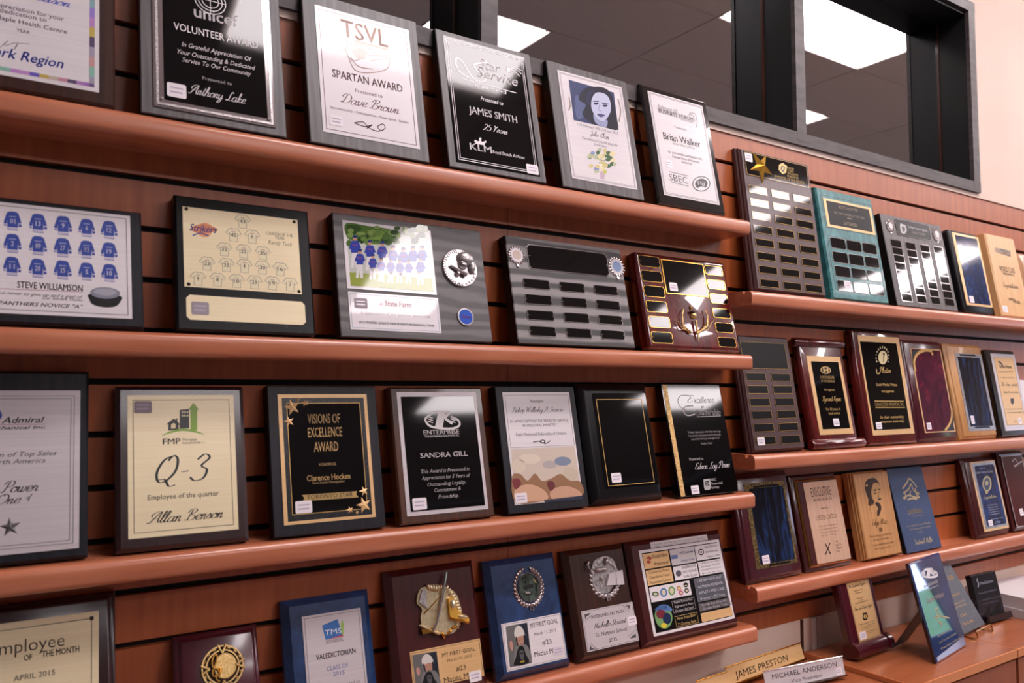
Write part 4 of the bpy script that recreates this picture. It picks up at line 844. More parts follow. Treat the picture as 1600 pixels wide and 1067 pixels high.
p = Plaque('walnut plaque with silver-edged black plate and white globe swoosh logo', Z8, [(840,860),(1367,815),(1283,97),(775,95)], 'C', .022)
p.board(M['walnut'], BEV(.022, .003, .003))
p.plate([(880,815),(1327,773),(1248,125),(808,123)], M['silver_satin']); p.plate([(897,790),(1306,752),(1236,148),(835,150)], M['black_plate'], w0=.0009, th=.0005, name='text_panel')
def swoosh(pq, X, Y, s_, c):
    pq.line([(X-60*s_,Y-30*s_),(X-90*s_,Y-5*s_),(X-70*s_,Y+30*s_),(X-20*s_,Y+45*s_),(X+60*s_,Y+48*s_),(X+98*s_,Y+30*s_),(X+90*s_,Y+2*s_),(X+50*s_,Y-18*s_)], 11*s_, c, 'emblem', sm=True)
    pq.line([(X-60*s_,Y-38*s_),(X-20*s_,Y-45*s_),(X+40*s_,Y-42*s_)], 12*s_, c, 'emblem', sm=True)
    pq.shape([(X-20*s_,Y-42*s_),(X+22*s_,Y-44*s_),(X+5*s_,Y+42*s_),(X-38*s_,Y+44*s_)], c, 'emblem'); pq.line([(X+45*s_,Y-40*s_),(X+20*s_,Y-10*s_),(X+60*s_,Y+20*s_)], 14*s_, c, 'emblem', sm=True)
    for e in (-1, 1):
        for j in range(3): pq.line([(X+e*62*s_-14*s_,Y-18*s_+j*12*s_),(X+e*62*s_+14*s_,Y-8*s_+j*12*s_)], 5*s_, c, 'emblem')
swoosh(p, 1062, 278, 1., 'ded8d8')
p.T('ENTERPRISE', 962,358,1160,355,24,'ded8d8','b'); p.T('TIME RECORDING SOLUTIONS INC.', 968,375,1162,370,11,'ded8d8'); p.T('SANDRA GILL', 945,487,1207,480,28,'ded8d8','b')
for s_, a_, b_ in (('This Award is Presented in',(950,575),(1218,560)),('Appreciation for 5 Years of',(953,610),(1222,597)),('Outstanding Loyalty,',(985,645),(1197,635)),('Commitment &',(1023,680),(1170,668)),('Friendship.',(1045,715),(1160,707))): p.T(s_, *a_, *b_, 21, 'a8a2a2', 'i')
p.sticker([(905,780),(982,772),(978,708),(900,712)]); p.finish()

p = Plaque('charcoal plaque with white plate, ministry tribute above a painted sky scene', Z9, [(190,828),(630,772),(533,125),(105,125)], 'C', .024)
p.board(M['charcoal_dark'], edge=M['edge_black'])
p.plate([(225,774),(592,735),(508,157),(145,160)], M['white_plate']); p.box_line([(197,465),(540,440),(503,170),(160,175)], .0006, '7a7478')
p.T('Presented to', 298,215,372,213,17,'6a646a','i'); p.T('Bishop Wellesley A. Francis', 200,268,477,262,27,'5a545c','script'); p.T('IN APPRECIATION FOR YEARS OF SERVICE', 193,325,505,315,15,'6a646a'); p.T('IN PASTORAL MINISTRY', 262,347,445,340,15,'6a646a'); p.T('Faith Ministerial Fellowship of Ontario', 225,397,497,386,17,'6a646a')
p.line([(318,430),(350,424),(385,436),(411,420)],4,K,sm=True); p.ell(370,425,16,10,K); p.ell(370,425,8,5,W,lev=.0003)
# generic soft painted scene in the plate's lower half
p.shape([(198,470),(541,447),(590,733),(228,772)], 'd3c3b2', lev=.0002)
for x, y, rx, ry, c in ((480,530,45,25,'7f8ba0'),(410,550,40,22,'b7aca8'),(300,520,60,28,'ded0bd'),(520,600,40,40,'cdbda6'),(240,560,40,40,'dccdb8')): p.ell(x, y, rx, ry, c, lev=.00025)
p.shape([(205,620),(250,605),(290,640),(330,600),(370,640),(420,625),(470,600),(520,635),(575,640),(588,715),(430,738),(232,765)], '9a7050', lev=.0003, sm=True)
p.shape([(222,690),(300,660),(380,690),(400,740),(300,755),(232,762)], 'd6a888', lev=.00035, sm=True); p.shape([(420,690),(500,665),(570,690),(580,718),(500,728),(425,736)], 'cfa084', lev=.00035, sm=True); p.shape([(205,640),(240,630),(255,660),(225,690)], '7a2c34', lev=.0004, sm=True); p.shape([(395,650),(425,640),(440,670),(415,695)], '6a2a30', lev=.0004, sm=True)
p.shape([(380,745),(590,715),(592,735),(385,757)], '2a3048', lev=.0004)
p.sticker([(228,768),(292,760),(285,705),(220,712)]); p.finish()

p = Plaque('black sloped-edge plaque with blank black plate and thin gold outline', Z9, [(655,785),(1050,730),(950,105),(560,110)], 'C', .021)
p.board(M['black_satin'], [(0, -.021), (0, -.015), (.003, -.011), (.008, -.006), (.014, -.002), (.018, 0)], r=.002, n=2)
p.plate([(715,692),(1008,652),(930,163),(640,165)], M['black_plate'], r=.004); p.box_line([(733,675),(983,645),(910,195),(660,200)], .0012, M['gold_line'])
p.sticker([(750,655),(803,652),(800,600),(745,602)]); p.finish()

p = Plaque('frameless black glass plaque with woven gold side strip and script leadership heading', Z9, [(1120,728),(1440,685),(1335,108),(1020,110)], 'C', .02)
p.board(M['black_plate'], [(0, -.02), (0, -.0008), (.0008, 0)])
k = MB(); u0 = p.uv(1080, 420)[0]; q0 = p.uv(1128, 600)[0]; a_ = p.uv(1040, 130)[0]; b_ = p.uv(1168, 700)[0]; k.rect(.004, .001, .0165, p.h-.001, -.0002, .0006, M['weave'])
nb = int(p.h/.0042)
for i in range(nb):
    for j in range(4): k.dome((.0055+j*.0031+(.0015 if i % 2 else 0)*(j < 3), .003+i*.0042), .0016, .0012, .0006, .0006, M['gold_satin'], 6, 2)
o = p.put(k, 'gold_strip'); p.on(p.root.children[0], 0.)
LG = 'b4aeae'
p.T('E', 1165,205,1205,210,40,LG,'script'); p.T('xcellence', 1200,212,1308,205,34,LG,'i'); p.T('in', 1240,238,1255,236,17,LG,'i'); p.T('Leadership', 1215,280,1345,270,34,LG,'bi'); p.line([(1215,285),(1345,277)],2.5,LG)
p.line([(1180,170),(1130,170),(1112,200),(1130,235),(1160,250)],3,LG,sm=True); p.line([(1195,225),(1155,230),(1140,255),(1165,278),(1205,270)],5,LG,sm=True)
for s_, a_, b_ in (('"A leader takes people where they want to go.',(1165,376),(1345,365)),('A great leader takes people where they don\'t',(1168,394),(1345,384)),('necessarily want to go, but ought to be."',(1185,412),(1340,402)),('Rosalynn Carter',(1238,437),(1300,430))): p.T(s_, *a_, *b_, 13, '8a8484')
p.T('Presented to', 1175,525,1250,518,16,LG); p.T('Edson Loy Perse', 1205,572,1395,555,36,'cfc9c9','script')
p.shape([(1250,625),(1285,620),(1290,665),(1285,680),(1258,684),(1253,670)], LG, 'emblem'); p.shape([(1258,635),(1278,632),(1282,660),(1262,664)], '2a2628', 'emblem', .0004); p.line([(1262,640),(1275,648),(1265,658),(1280,662)],3,LG,'emblem',lev=.0006,sm=True)
p.T('RBC', 1290,633,1320,630,14,LG); p.T('Financial', 1290,655,1353,647,15,LG); p.T('Group', 1293,676,1335,670,15,LG)
p.sticker([(1185,710),(1228,705),(1223,658),(1182,662)]); p.finish()

# ---- lowest shelf
p = Plaque('dark mahogany plaque with pale gold Employee of the month plate, double-line corners', Z10, None, 'D', .022, wh=(.229, 0), top=(None, (645, 312)))
p.board(M['mahogany'], OGEE(.022))
u1 = p.uv(548, 600)[0]; vt = (p.uv(545, 405)[1]+p.uv(0, 480)[1])/2; p.plate(None, M['cream_gold'], rect=(p.w-u1, .03, u1, vt)); p.inner_line(.0085, .0008, '3a3428')
k = p.sub('border_line'); r_ = p.rc
for x in (r_[0]+.0088, r_[2]-.0088):
    for y in (r_[1]+.0088, r_[3]-.0088): k.rect(x-.0025, y-.0025, x+.0025, y+.0025, p.top-.0001, p.top+.0004, ink('2a241c'))
p.T('Employee', -60,665,358,598,72,'3a342a','l'); p.T('OF', 132,685,178,677,32,'3a342a','b'); p.T('THE MONTH', 232,665,440,632,34,'3a342a','b'); p.T('APRIL 2015', 75,798,305,760,30,'5a5446','s'); p.finish()

p = Plaque('small burgundy plaque with round gold treble clef medallion', Z10, None, 'D', .02, top=((965, 570), (1432, 505)))
p.board(M['burgundy'], OGEE(.02))
k = MB(); c = p.uv(1235, 718); r = (p.uv(1353, 715)[0]-p.uv(1115, 715)[0])/2; G_ = M['gold_cast']
k.disc(c, r*1., r*1., -.0003, .0022, mat('medal_recess', '2a1a10', .5, .6), 36); k.hoop(c, r, r, r*.07, .001, .004, G_, 36); k.hoop(c, r*.8, r*.8, r*.06, .001, .004, G_, 36); k.disc((c[0]+r*.12, c[1]+r*.03), r*.56, r*.6, .0015, .0035, G_, 28, .001)
for i in range(16):
    a_ = 2*math.pi*i/16
    if i % 4: k.dome((c[0]+r*.88*math.cos(a_), c[1]+r*.88*math.sin(a_)), r*.11, r*.05, .002, .002, G_, 8, 3, a_+math.pi/2)
for i in range(4):
    a_ = math.pi/2*i; ca, sa = math.cos(a_), math.sin(a_)
    for e in (-1, 1): k.tube([(c[0]+r*(.62*ca), c[1]+r*.62*sa, .005), (c[0]+r*(1.02*ca-e*.2*sa), c[1]+r*(1.02*sa+e*.2*ca), .005)], r*.055, G_, 6)
k.tube([(c[0]+r*x, c[1]+r*y, .0055) for x, y in smooth([(-.2,-.62),(-.35,-.5),(-.3,-.35),(-.18,-.42),(-.25,-.1),(-.5,.1),(-.45,.5),(-.28,.6),(-.3,.3),(-.5,-.1),(-.45,-.35),(-.15,-.3),(-.12,-.05),(-.35,-.05)], 4)], r*.04, M['gold'], 6)
p.put(k, 'medallion'); p.finish()

p = Plaque('blue marbled plaque with silver VALEDICTORIAN plate and blue school logo', Z11, None, 'D', .02, top=((85, 435), (662, 360)))
p.board(M['blue'], [(0, -.02), (0, -.011), (.009, -.002), (.011, 0)])
a = p.uv(213, 520); b = p.uv(600, 462); c2 = p.uv(630, 760); c1 = p.uv(236, 760); p.plate(None, M['silver_satin'], rect=((a[0]+c1[0])/2, .028, (b[0]+c2[0])/2, (a[1]+b[1])/2)); p.inner_line(.0035, .0006, '4a4450')
p.shape([(372,672),(488,648),(450,535),(348,578)], '3a70b4'); p.shape([(470,585),(480,535),(492,570),(488,640),(478,640)], '9ac05a', lev=.0003); p.shape([(384,670),(488,650),(486,638),(430,655)], 'c04a5a', lev=.0004)
p.T('TMS', 368,643,478,628,36,'e8ecf4',lev=.0005); p.T('SCHOOL', 375,697,492,680,22,'3a4650'); p.T('VALEDICTORIAN', 310,803,570,760,34,'2a2630','b'); p.T('CLASS OF', 380,878,522,852,30,'6a74a8'); p.T('2015', 422,912,498,897,28,'6a74a8'); p.T('Presented to', 440,978,600,958,20,'5a5460'); p.finish()

def kid_photo(p, q):
    """small hockey snapshot: q maps unit square (0..1, 0 top) to pixels"""
    def S(pts, c, lev, sm=True): p.shape([q(*a) for a in pts], c, 'photo', lev, sm)
    S([(0,0),(1,0),(1,1),(0,1)], '6a6a68', .0003, False); S([(.55,.02),(.99,.02),(.99,.95),(.8,.95)], '202634', .00034, False)
    S([(.36,.3),(.35,.2),(.4,.11),(.5,.05),(.6,.04),(.7,.08),(.78,.16),(.82,.27),(.8,.31),(.6,.3),(.42,.33)], 'd8d4cc', .0005); S([(.44,.3),(.6,.27),(.76,.3),(.77,.42),(.7,.52),(.6,.55),(.5,.52),(.44,.42)], 'b88a74', .0004); S([(.39,.31),(.44,.31),(.47,.48),(.45,.54),(.41,.46)], '24242a', .00055); S([(.76,.3),(.81,.29),(.8,.44),(.75,.5)], '24242a', .00055); p.ell(*q(.53,.4),3,2.4,'2a1c18','photo',.00056); p.ell(*q(.67,.39),3,2.4,'2a1c18','photo',.00056); p.line([q(.54,.48),q(.6,.5),q(.67,.47)],2,'7a4038','photo',.00056)
    S([(.3,.58),(.5,.52),(.75,.52),(.92,.62),(.98,.95),(.25,.98)], '7a7a78', .00042); S([(.1,.4),(.2,.38),(.24,.5),(.18,.62),(.1,.55)], 'c09080', .00045)
    S([(.42,.62),(.55,.54),(.7,.58),(.76,.75),(.86,.98),(.2,.98),(.3,.8)], '131417', .00052); S([(.5,.66),(.66,.66),(.66,.84),(.58,.88),(.5,.82)], '5a5a5e', .0006); S([(.53,.7),(.57,.7),(.57,.74),(.53,.74)], '101012', .00065); S([(.6,.7),(.64,.7),(.64,.74),(.6,.74)], '101012', .00065); S([(.5,.9),(.66,.9),(.66,.94),(.5,.94)], 'b09a3a', .00065)
p = Plaque('maroon plaque with gold hockey skate and stick emblem over a gold photo plate', Z11, None, 'D', .02, top=((765, 240), (1352, 165)))
p.board(M['maroon'], [(0, -.02), (0, -.011), (.009, -.002), (.011, 0)])
k = MB(); G_ = M['pale_gold_cast']; uvw = lambda x, y, w: (*p.uv(x, y), w)
ol = [(965,425),(985,345),(1040,318),(1090,310),(1150,325),(1205,350),(1235,390),(1250,440),(1262,490),(1240,560),(1225,610),(1180,635),(1100,630),(1040,610),(1000,575),(992,520),(1000,470)]
q = smooth([p.uv(*a_) for a_ in ol][::-1], 3, True); k.prism(q, 0, .0045, G_)
for i in range(14):
    t_ = i/13; x, y = (1160+85*math.sin(t_*2.2), 330+250*t_); k.dome(p.uv(x, y), .0068, .0030, .003, .006, G_, 8, 4, .7-t_*1.7)
for i in range(10):
    t_ = i/9; k.dome(p.uv(1000+25*t_*4, 585+45*t_), .0060, .0028, .003, .006, G_, 8, 4, -.5)
k.prism([p.uv(*a_) for a_ in ((1030,385),(1150,380),(1125,475),(1030,470))][::-1], .003, .0062, G_)
for i in range(7): k.dome(p.uv(1040+i*16, 335-abs(i-3)*3), .0036, .0070, .003, .006, G_, 8, 4, .35-i*.12)
k.prism([p.uv(*a_) for a_ in ((975,425),(1000,340),(1022,345),(1030,465))][::-1], .003, .0075, M['silver_rough'])
k.prism(smooth([p.uv(*a_) for a_ in ((1165,400),(1200,400),(1215,470),(1250,500),(1285,515),(1298,550),(1250,550),(1180,525),(1170,470))][::-1], 3, True), .003, .011, M['gold_star']); k.dome(p.uv(1190, 440), .0062, .0095, .009, .008, G_, 10, 4); k.dome(p.uv(1255, 522), .0105, .0048, .009, .007, G_, 10, 4, -.25)
k.tube([uvw(1178, 528, .011), uvw(1295, 560, .011)], .0019, M['gold'], 6)
k.tube([uvw(1152, 230, .008), uvw(1125, 380, .010), uvw(1088, 560, .010), uvw(1068, 610, .009)], .0024, M['silver'], 8); k.tube([uvw(1012, 500, .006), uvw(1130, 375, .006)], .0012, M['gold'], 6)
k.prism([p.uv(*a_) for a_ in ((990,605),(1075,590),(1072,620),(1000,638))][::-1], .003, .008, M['gold'])
for x, y, a_ in ((1095,625,-.5),(1140,640,-1.2),(1180,620,.6),(1210,590,.2)): k.dome(p.uv(x, y), .008, .0035, .002, .006, M['gold'], 10, 4, a_)
p.put(k, 'hockey_emblem')
p.zf = Z21; a = p.uv(395, 795); b = p.uv(943, 688); c2 = p.uv(985, 980); c1 = p.uv(425, 1000)
p.plate(None, M['gold_satin'], rect=((a[0]+c1[0])/2, .018, (b[0]+c2[0])/2, (a[1]+b[1])/2)); p.inner_line(.002, .0005, '5a4420')
kid_photo(p, lambda x, y: (418+190*x+32*y, 818-32*x+270*y))
p.T('MY FIRST GOAL', 652,832,912,785,32,'3a2e20','s'); p.T('March 11, 2015', 693,868,885,835,22,'7a6440','s'); p.T('#23', 762,942,838,930,38,'3a2e20'); p.T('Matias M', 668,1032,858,998,42,'3a2e20')
p.sticker([(868,1030),(960,1018),(955,935),(860,945)]); p.finish()

p = Plaque('blue marbled plaque with silver laurel wreath medal over a white photo plate', Z12, [(150,970),(565,885),(465,232),(30,290)], 'D', .02)
p.board(M['blue'], [(0, -.02), (0, -.011), (.009, -.002), (.011, 0)])
def wreath(p, x, y, rx, ry, m, n=13, side=(1, -1), s_=1.):
    k = MB(); c = p.uv(x, y); RX = (p.uv(x+rx, y)[0]-p.uv(x-rx, y)[0])/2; RY = abs(p.uv(x, y-ry)[1]-p.uv(x, y+ry)[1])/2
    for e in side:
        for i in range(n):
            a_ = -math.pi/2+e*(.25+2.55*i/(n-1)); px_, py_ = c[0]+RX*math.cos(a_), c[1]+RY*math.sin(a_)
            k.dome((px_, py_), RX*.24*s_, RX*.09*s_, .0003, .0028, m, 8, 3, a_+e*.9); k.dome((px_+RX*.02, py_), RX*.16*s_, RX*.06*s_, .001, .0032, m, 8, 3, a_+e*1.7)
        k.tube([(c[0]+RX*.93*math.cos(-math.pi/2+e*(.1+2.6*j/9)), c[1]+RY*.93*math.sin(-math.pi/2+e*(.1+2.6*j/9)), .001) for j in range(10)], RX*.035, m, 6)
        k.tube([(c[0], c[1]-RY*.92, .002), (c[0]+e*RX*.12, c[1]-RY*1.12, .002), (c[0]+e*RX*.1, c[1]-RY*1.25, .002)], RX*.05, m, 6)
    return k, c, RX, RY
k, c, RX, RY = wreath(p, 302, 445, 82, 110, M['silver']); k.hoop(c, RX*.82, RY*.8, RX*.05, 0, .0025, M['silver'], 32)
p.put(k, 'wreath'); k = MB(); k.disc(c, RX*.78, RY*.76, 0, .0012, noise_color(mat('oval_insert', '3c4a44', .2), '1e2422', '5a6a60', (150, 150, 40)), 32); o = p.put(k, 'oval_insert'); p.on(o, .0012)
p.shape([(265,440),(325,425),(330,445),(272,462)], '16161a'); p.shape([(255,400),(330,385),(335,395),(262,412)], '2a3a30', lev=.00025); p.ell(298,480,26,14,'18181a'); p.ell(296,476,16,7,'a8a49a',lev=.0003); p.line([(325,395),(345,420)],6,'b8a868')
p.plate([(182,920),(527,840),(492,590),(150,658)], M['white_plate']); p.inner_line(.002, .0005, '4a4450')
kid_photo(p, lambda x, y: (170+125*x+32*y, 668-22*x+222*y))
p.T('MY FIRST GOAL', 315,680,477,650,28,K,'s'); p.T('March 11, 2015', 338,722,467,698,17,'4a444a'); p.T('#23', 385,772,440,764,27,K); p.T('Matias M', 343,838,448,815,28,K)
p.sticker([(452,835),(510,822),(505,775),(448,785)], mat('faint_sticker', 'd8ced8', .5)); p.finish()

p = Plaque('dark walnut plaque with silver lamp and book emblem over INSTRUMENTAL MUSIC plate', Z12, [(610,870),(965,780),(870,175),(485,235)], 'D', .02)
p.board(M['walnut_dark'], [(0, -.02), (0, -.011), (.009, -.002), (.011, 0)])
k, c, RX, RY = wreath(p, 745, 400, 82, 105, M['silver_rough'], 11, (1, -1), 1.1)
S_ = M['silver_rough']; uvw = lambda x, y, w: (*p.uv(x, y), w)
k.prism(smooth([p.uv(*a_) for a_ in ((680,290),(740,262),(790,280),(815,340),(800,420),(760,480),(700,470),(665,410),(660,340))][::-1], 3, True), 0, .002, S_)
k.dome(p.uv(715, 345), .0185, .0055, .002, .009, S_, 16, 5, -.08); k.tube([uvw(640, 345, .006), uvw(625, 320, .007), uvw(632, 300, .006)], .002, S_, 8); k.dome(p.uv(633, 302), .0028, .004, .003, .005, M['gold'], 8, 4)
k.dome(p.uv(718, 398), .0055, .004, .002, .006, S_, 10, 4); k.dome(p.uv(745, 295), .007, .008, .002, .008, S_, 12, 4)
k.prism([p.uv(*a_) for a_ in ((760,370),(840,345),(850,430),(745,438))][::-1], .002, .007, M['silver_satin']); k.tube([uvw(800, 362, .0065), uvw(803, 432, .0065)], .0012, S_, 6); k.tube([uvw(760, 372, .006), uvw(840, 347, .006)], .001, S_, 6)
p.put(k, 'lamp_emblem')
p.plate([(640,813),(942,735),(905,527),(607,590)], M['silver_satin']); p.inner_line(.002, .0005, '5a5458')
for (x, y), (dx, dy) in zip(((622,605),(893,545),(925,722),(655,798)), ((1,1),(-1,1),(-1,-1),(1,-1))):
    p.shape([(x,y),(x+dx*38,y-dx*8),(x+dx*24,y+dy*8),(x+dx*12,y+dy*14),(x+dx*6,y+dy*30)], '5a5458', sm=False); p.line([(x+dx*6,y+dy*40),(x+dx*22,y+dy*22),(x+dx*48,y+dy*2)],2,'5a5458',sm=True)
p.T('INSTRUMENTAL MUSIC', 665,630,865,588,19,'3a363a'); p.T('Michelle Stewart', 678,682,872,645,32,'3a363a','script'); p.T('St. Matthias School', 692,724,872,690,22,'3a363a'); p.T('2015', 768,752,815,742,20,'3a363a')
p.sticker([(880,662),(930,650),(925,605),(873,610)]); p.finish()

p = Plaque('maroon plaque holding a board of mixed sample engraving plates', Z12, [(975,780),(1520,635),(1413,90),(880,170)], 'D', .02)
p.board(M['maroon'], [(0, -.02), (0, -.011), (.008, -.002), (.010, 0)])
p.plate([(1018,205),(1335,152),(1332,120),(1012,172)], M['white_plate'], name='strip_label'); p.T('Various laser engravable plate colours and full colour photo plates', 1020,188,1325,140,9,'6a646a'); p.T('available in sizes to suit any plaque shown on the wall display', 1022,200,1328,152,9,'6a646a')
p.plate([(1028,712),(1482,593),(1398,147),(943,220)], M['white_plate'], name='sample_sheet'); sh = p.cur
p.plate([(1038,692),(1465,582),(1388,165),(962,232)], M['black_dull'], w0=.0009, th=.0003, name='sample_backing', parent=sh)
def chip(q, m, lines, c, font='s', h=14, clip=0., border=None, left=0.):
    p.plate(q, m, clip, .0006, 'sample_plate', .0012)
    if border: p.inner_line(.001, .0006, border)
    n = len(lines)
    for i, tx in enumerate(lines):
        f = (i+.72)/n; L = [q[3][j]+(q[0][j]-q[3][j])*f for j in (0, 1)]; R_ = [q[2][j]+(q[1][j]-q[2][j])*f for j in (0, 1)]
        a_, b_ = (.1, .9) if len(tx) > 10 else (.2, .8); a_ = max(a_, left); b_ = max(b_, .94 if left else 0)
        p.T(tx, L[0]+(R_[0]-L[0])*a_, L[1]+(R_[1]-L[1])*a_, L[0]+(R_[0]-L[0])*b_, L[1]+(R_[1]-L[1])*b_, h, c, font)
GOLDC = M['gold_satin']; WH = M['white_plate']; SV = M['silver_satin']
chip([(980,323),(1125,300),(1110,215),(963,240)], GOLDC, ['Good Vibes','Ampersand'], '4a3a20', 'i', 20, left=.36); p.shape([(985,262),(1000,250),(1018,258),(1012,270)], 'b04030'); p.ell(1000,282,12,9,'b04030')
chip([(995,418),(1140,392),(1127,308),(982,332)], GOLDC, ['Cambria Font','Cambria Font','Monotype Corsiva'], '5a4828', 's', 15)
chip([(1135,300),(1272,277),(1253,190),(1117,212)], M['paper'], ['UNITED Continental','English Script'], '4a5a80', 's', 13, left=.38); p.shape([(1130,265),(1165,260),(1163,238),(1128,243)], '6a80b0')
chip([(1150,387),(1285,360),(1270,285),(1137,308)], WH, ['ENGEBRECHTRE','UC CASE','Sofia Script'], '3a3640', 's', 14, left=.36); p.ell(1168,345,16,18,'5a5660')
chip([(1275,272),(1408,247),(1390,168),(1258,190)], WH, ['FRANKLIN GOTH','Swiss721 Med','Futura Md'], '4a464e', 's', 11, left=.42); p.ell(1296,222,16,18,'1a181c'); p.ell(1296,222,10,12,'e8e2e4',lev=.0003); p.ell(1296,222,5,6,'1a181c',lev=.0004)
chip([(1290,357),(1422,330),(1410,255),(1278,280)], WH, ['BANKGOTHIC LIGHT','Bauhaus Md BT','COPPERPLATE GOTH','Brush Script'], '5a565e', 's', 9)
chip([(1012,512),(1240,468),(1230,385),(1000,428)], WH, [''], K)
for x, y, c_ in ((1035,465,'3a5a3a'),(1082,455,'4a78b8'),(1128,445,'6a9a58'),(1168,430,'c88a4a'),(1180,455,'c8507a'),(1208,410,'1a181c'),(1212,442,'1a181c')): p.ell(x, y, 20 if x < 1150 else 13, 26 if 1060 < x < 1150 else 14, c_); p.ell(x, y, 12 if x < 1150 else 7, 17 if 1060 < x < 1150 else 7, 'd8d0b0', lev=.0004)
p.shape([(1190,405),(1208,397),(1225,403),(1208,412)], '1a181c', lev=.0005)
chip([(1275,507),(1448,470),(1422,340),(1252,375)], M['slate'], ['CAMERON POINT','BATMAN FOREVER','REFLEX UPPER CASE','Bremen UPC Font'], 'c8c4cc', 's', 15, 0., '9a969e')
chip([(1285,563),(1460,520),(1450,478),(1278,515)], M['charcoal'], ['Lucida Fax 10 point','Goudy Stout Text'], 'c8c4cc', 's', 12)
chip([(1298,622),(1473,577),(1462,530),(1290,572)], GOLDC, [''], K)
k = MB(); c = p.uv(1080, 595); RX = (p.uv(1130, 595)[0]-p.uv(1030, 595)[0])/2; RY = abs(p.uv(1080, 525)[1]-p.uv(1080, 665)[1])/2
k.disc(c, RX, RY, .001, .002, ink('7aa868'), 28); o = p.put(k, 'soccer_insert', sh); p.on(o, .002)
p.shape([(1035,560),(1050,535),(1085,524),(1115,535),(1125,560)], '5a80b8', sm=True); p.ell(1065,580,28,26,'7a2838',lev=.0003); p.ell(1098,605,24,34,'1a2a50',lev=.0004); p.ell(1080,645,17,15,'e0cc40',lev=.0005); p.T('SOCCER', 1042,560,1100,545,18,'3a3a90','b',lev=.0006)
chip([(1135,575),(1265,548),(1255,475),(1125,502)], M['black_dull'], ['Regent Factory Font','Signature Pen','Cooper Std Serif'], 'd8d2d2', 's', 13, 0., 'b8b2b2')
chip([(1150,660),(1280,625),(1270,560),(1140,590)], M['black_dull'], ['Nova Script Bold','T. Corsiva Italic'], GOLD, 'i', 16, 0., GOLD)
p.finish()

# ---- upper right shelf
p = Plaque('tall brown perpetual plaque with gold star and twenty-four small plates', Z13, [(185,890),(580,940),(472,195),(82,80)], 'E', .022, name='perpetual_plaque')
p.board(M['brownviolet'], [(0, -.022), (0, -.014), (.003, -.011), (.003, -.006), (.006, -.003), (.007, 0)])
p.plate([(125,240),(468,330),(462,210),(110,108)], M['black_plate'], border='line', bm=M['gold_line'], bt=.0006, bi=.0012, name='header_plate'); hd = p.cur; ht = p.top
p.grid([(140,333),(243,370),(240,325),(135,292)], [(457,900),(552,915),(548,875),(452,852)], 3, 8, M['black_plate'], M['gold_line'], 0, .0006, .0008)
p.on(hd, ht); G = 'd8b45c'
p.shape([(325,185),(350,205),(345,240),(325,248),(303,222),(305,195)], G, 'emblem'); p.shape([(325,200),(338,212),(334,232),(324,236),(314,220),(316,206)], '14100c', 'emblem', .0004); p.shape([(325,206),(331,214),(327,228),(320,222)], G, 'emblem', .0005)
for i, tx in enumerate(('ROSE','STREET','SECURITY','BUILDING')): p.T(tx, 352,218+i*15,388+(25 if i > 1 else 0),229+i*15+(6 if i > 1 else 0),11,G,'b')
p.T('EMPLOYEE OF THE MONTH', 283,268,448,305,14,G,'b')
p.sticker([(118,165),(157,175),(155,128),(113,118)])
k = MB(); c = p.uv(205, 203); k.star(c, .043, ht, .013, M['gold_star'], .62, .34); p.put(k, 'star'); p.finish()

p = Plaque('teal marbled perpetual plaque with twelve small black plates', Z13, [(612,950),(925,985),(820,405),(505,318)], 'E', .022, name='perpetual_plaque')
p.board(M['teal'], [(0, -.022), (0, -.005), (.004, 0)])
def groove(q): 
    u0, v0, u1, v1 = p.rectpx(q); k = MB(); k.frame(u0, v0, u1, v1, .0012, -.0002, .0002, mat('inlay_line', '10282c', .4)); return p.put(k, 'inlay_line')
groove([(567,550),(845,612),(835,440),(537,368)]); groove([(617,885),(905,945),(850,650),(578,598)])
p.plate([(575,545),(835,603),(825,455),(550,385)], M['gold_satin'], name='header_frame'); p.plate([(588,532),(822,588),(812,465),(567,400)], M['black_dull'], w0=.0009, th=.0005, name='header_plate')
G = 'b8a890'
p.T('ROTO-ROOTER', 638,450,745,475,16,G,'b'); p.T('FACTORY MEMBER OF THE YEAR', 612,475,782,517,12,'8a7a6a'); p.line([(685,505),(715,512)],2,G); p.T('SATISFIED', 667,540,742,555,16,G,'b')
p.grid([(597,668),(682,680),(672,620),(590,603)], [(815,925),(895,940),(890,885),(808,868)], 3, 4, M['black_plate'], M['silver_rough'], .0035, .0007)
p.sticker([(672,890),(710,897),(707,855),(670,850)]); p.finish()

p = Plaque('charcoal perpetual plaque with four columns of silver-edged plates', Z14, [(190,750),(612,800),(490,215),(50,98)], 'E', .022, name='perpetual_plaque')
p.board(M['charcoal'], edge=M['edge_black'])
p.plate([(180,262),(425,320),(408,205),(163,150)], M['black_dull'], clip=.005, border='edge', bm=M['silver'], bt=.002, name='header_plate')
p.shape([(200,185),(222,190),(240,200),(248,240),(228,258),(205,240)], 'b8b2b2', 'emblem', sm=True); p.shape([(212,205),(232,210),(235,235),(220,240)], '2a2628', 'emblem', .0004, sm=True)
p.T('The Royal Canadian Regiment', 257,220,395,248,17,'d8d2d2'); p.T('AWARD WINNERS', 287,258,383,278,15,'d8d2d2','b')
for x, y in ((127,195),(462,275)):
    k = MB(); c = p.uv(x, y); r = (p.uv(x+27, y)[0]-p.uv(x-27, y)[0])/2; k.disc(c, r, r, 0, .002, M['silver'], 24, .0006)
    for i in range(14): a_ = 2*math.pi*i/14; k.dome((c[0]+r*.78*math.cos(a_), c[1]+r*.78*math.sin(a_)), r*.16, r*.09, .002, .001, M['silver'], 6, 2, a_)
    k.disc(c, r*.5, r*.5, .002, .0028, M['silver_rough'], 20); k.dome((c[0], c[1]-r*1.1), r*.2, r*.25, 0, .002, M['silver'], 8, 3); p.put(k, 'rosette')
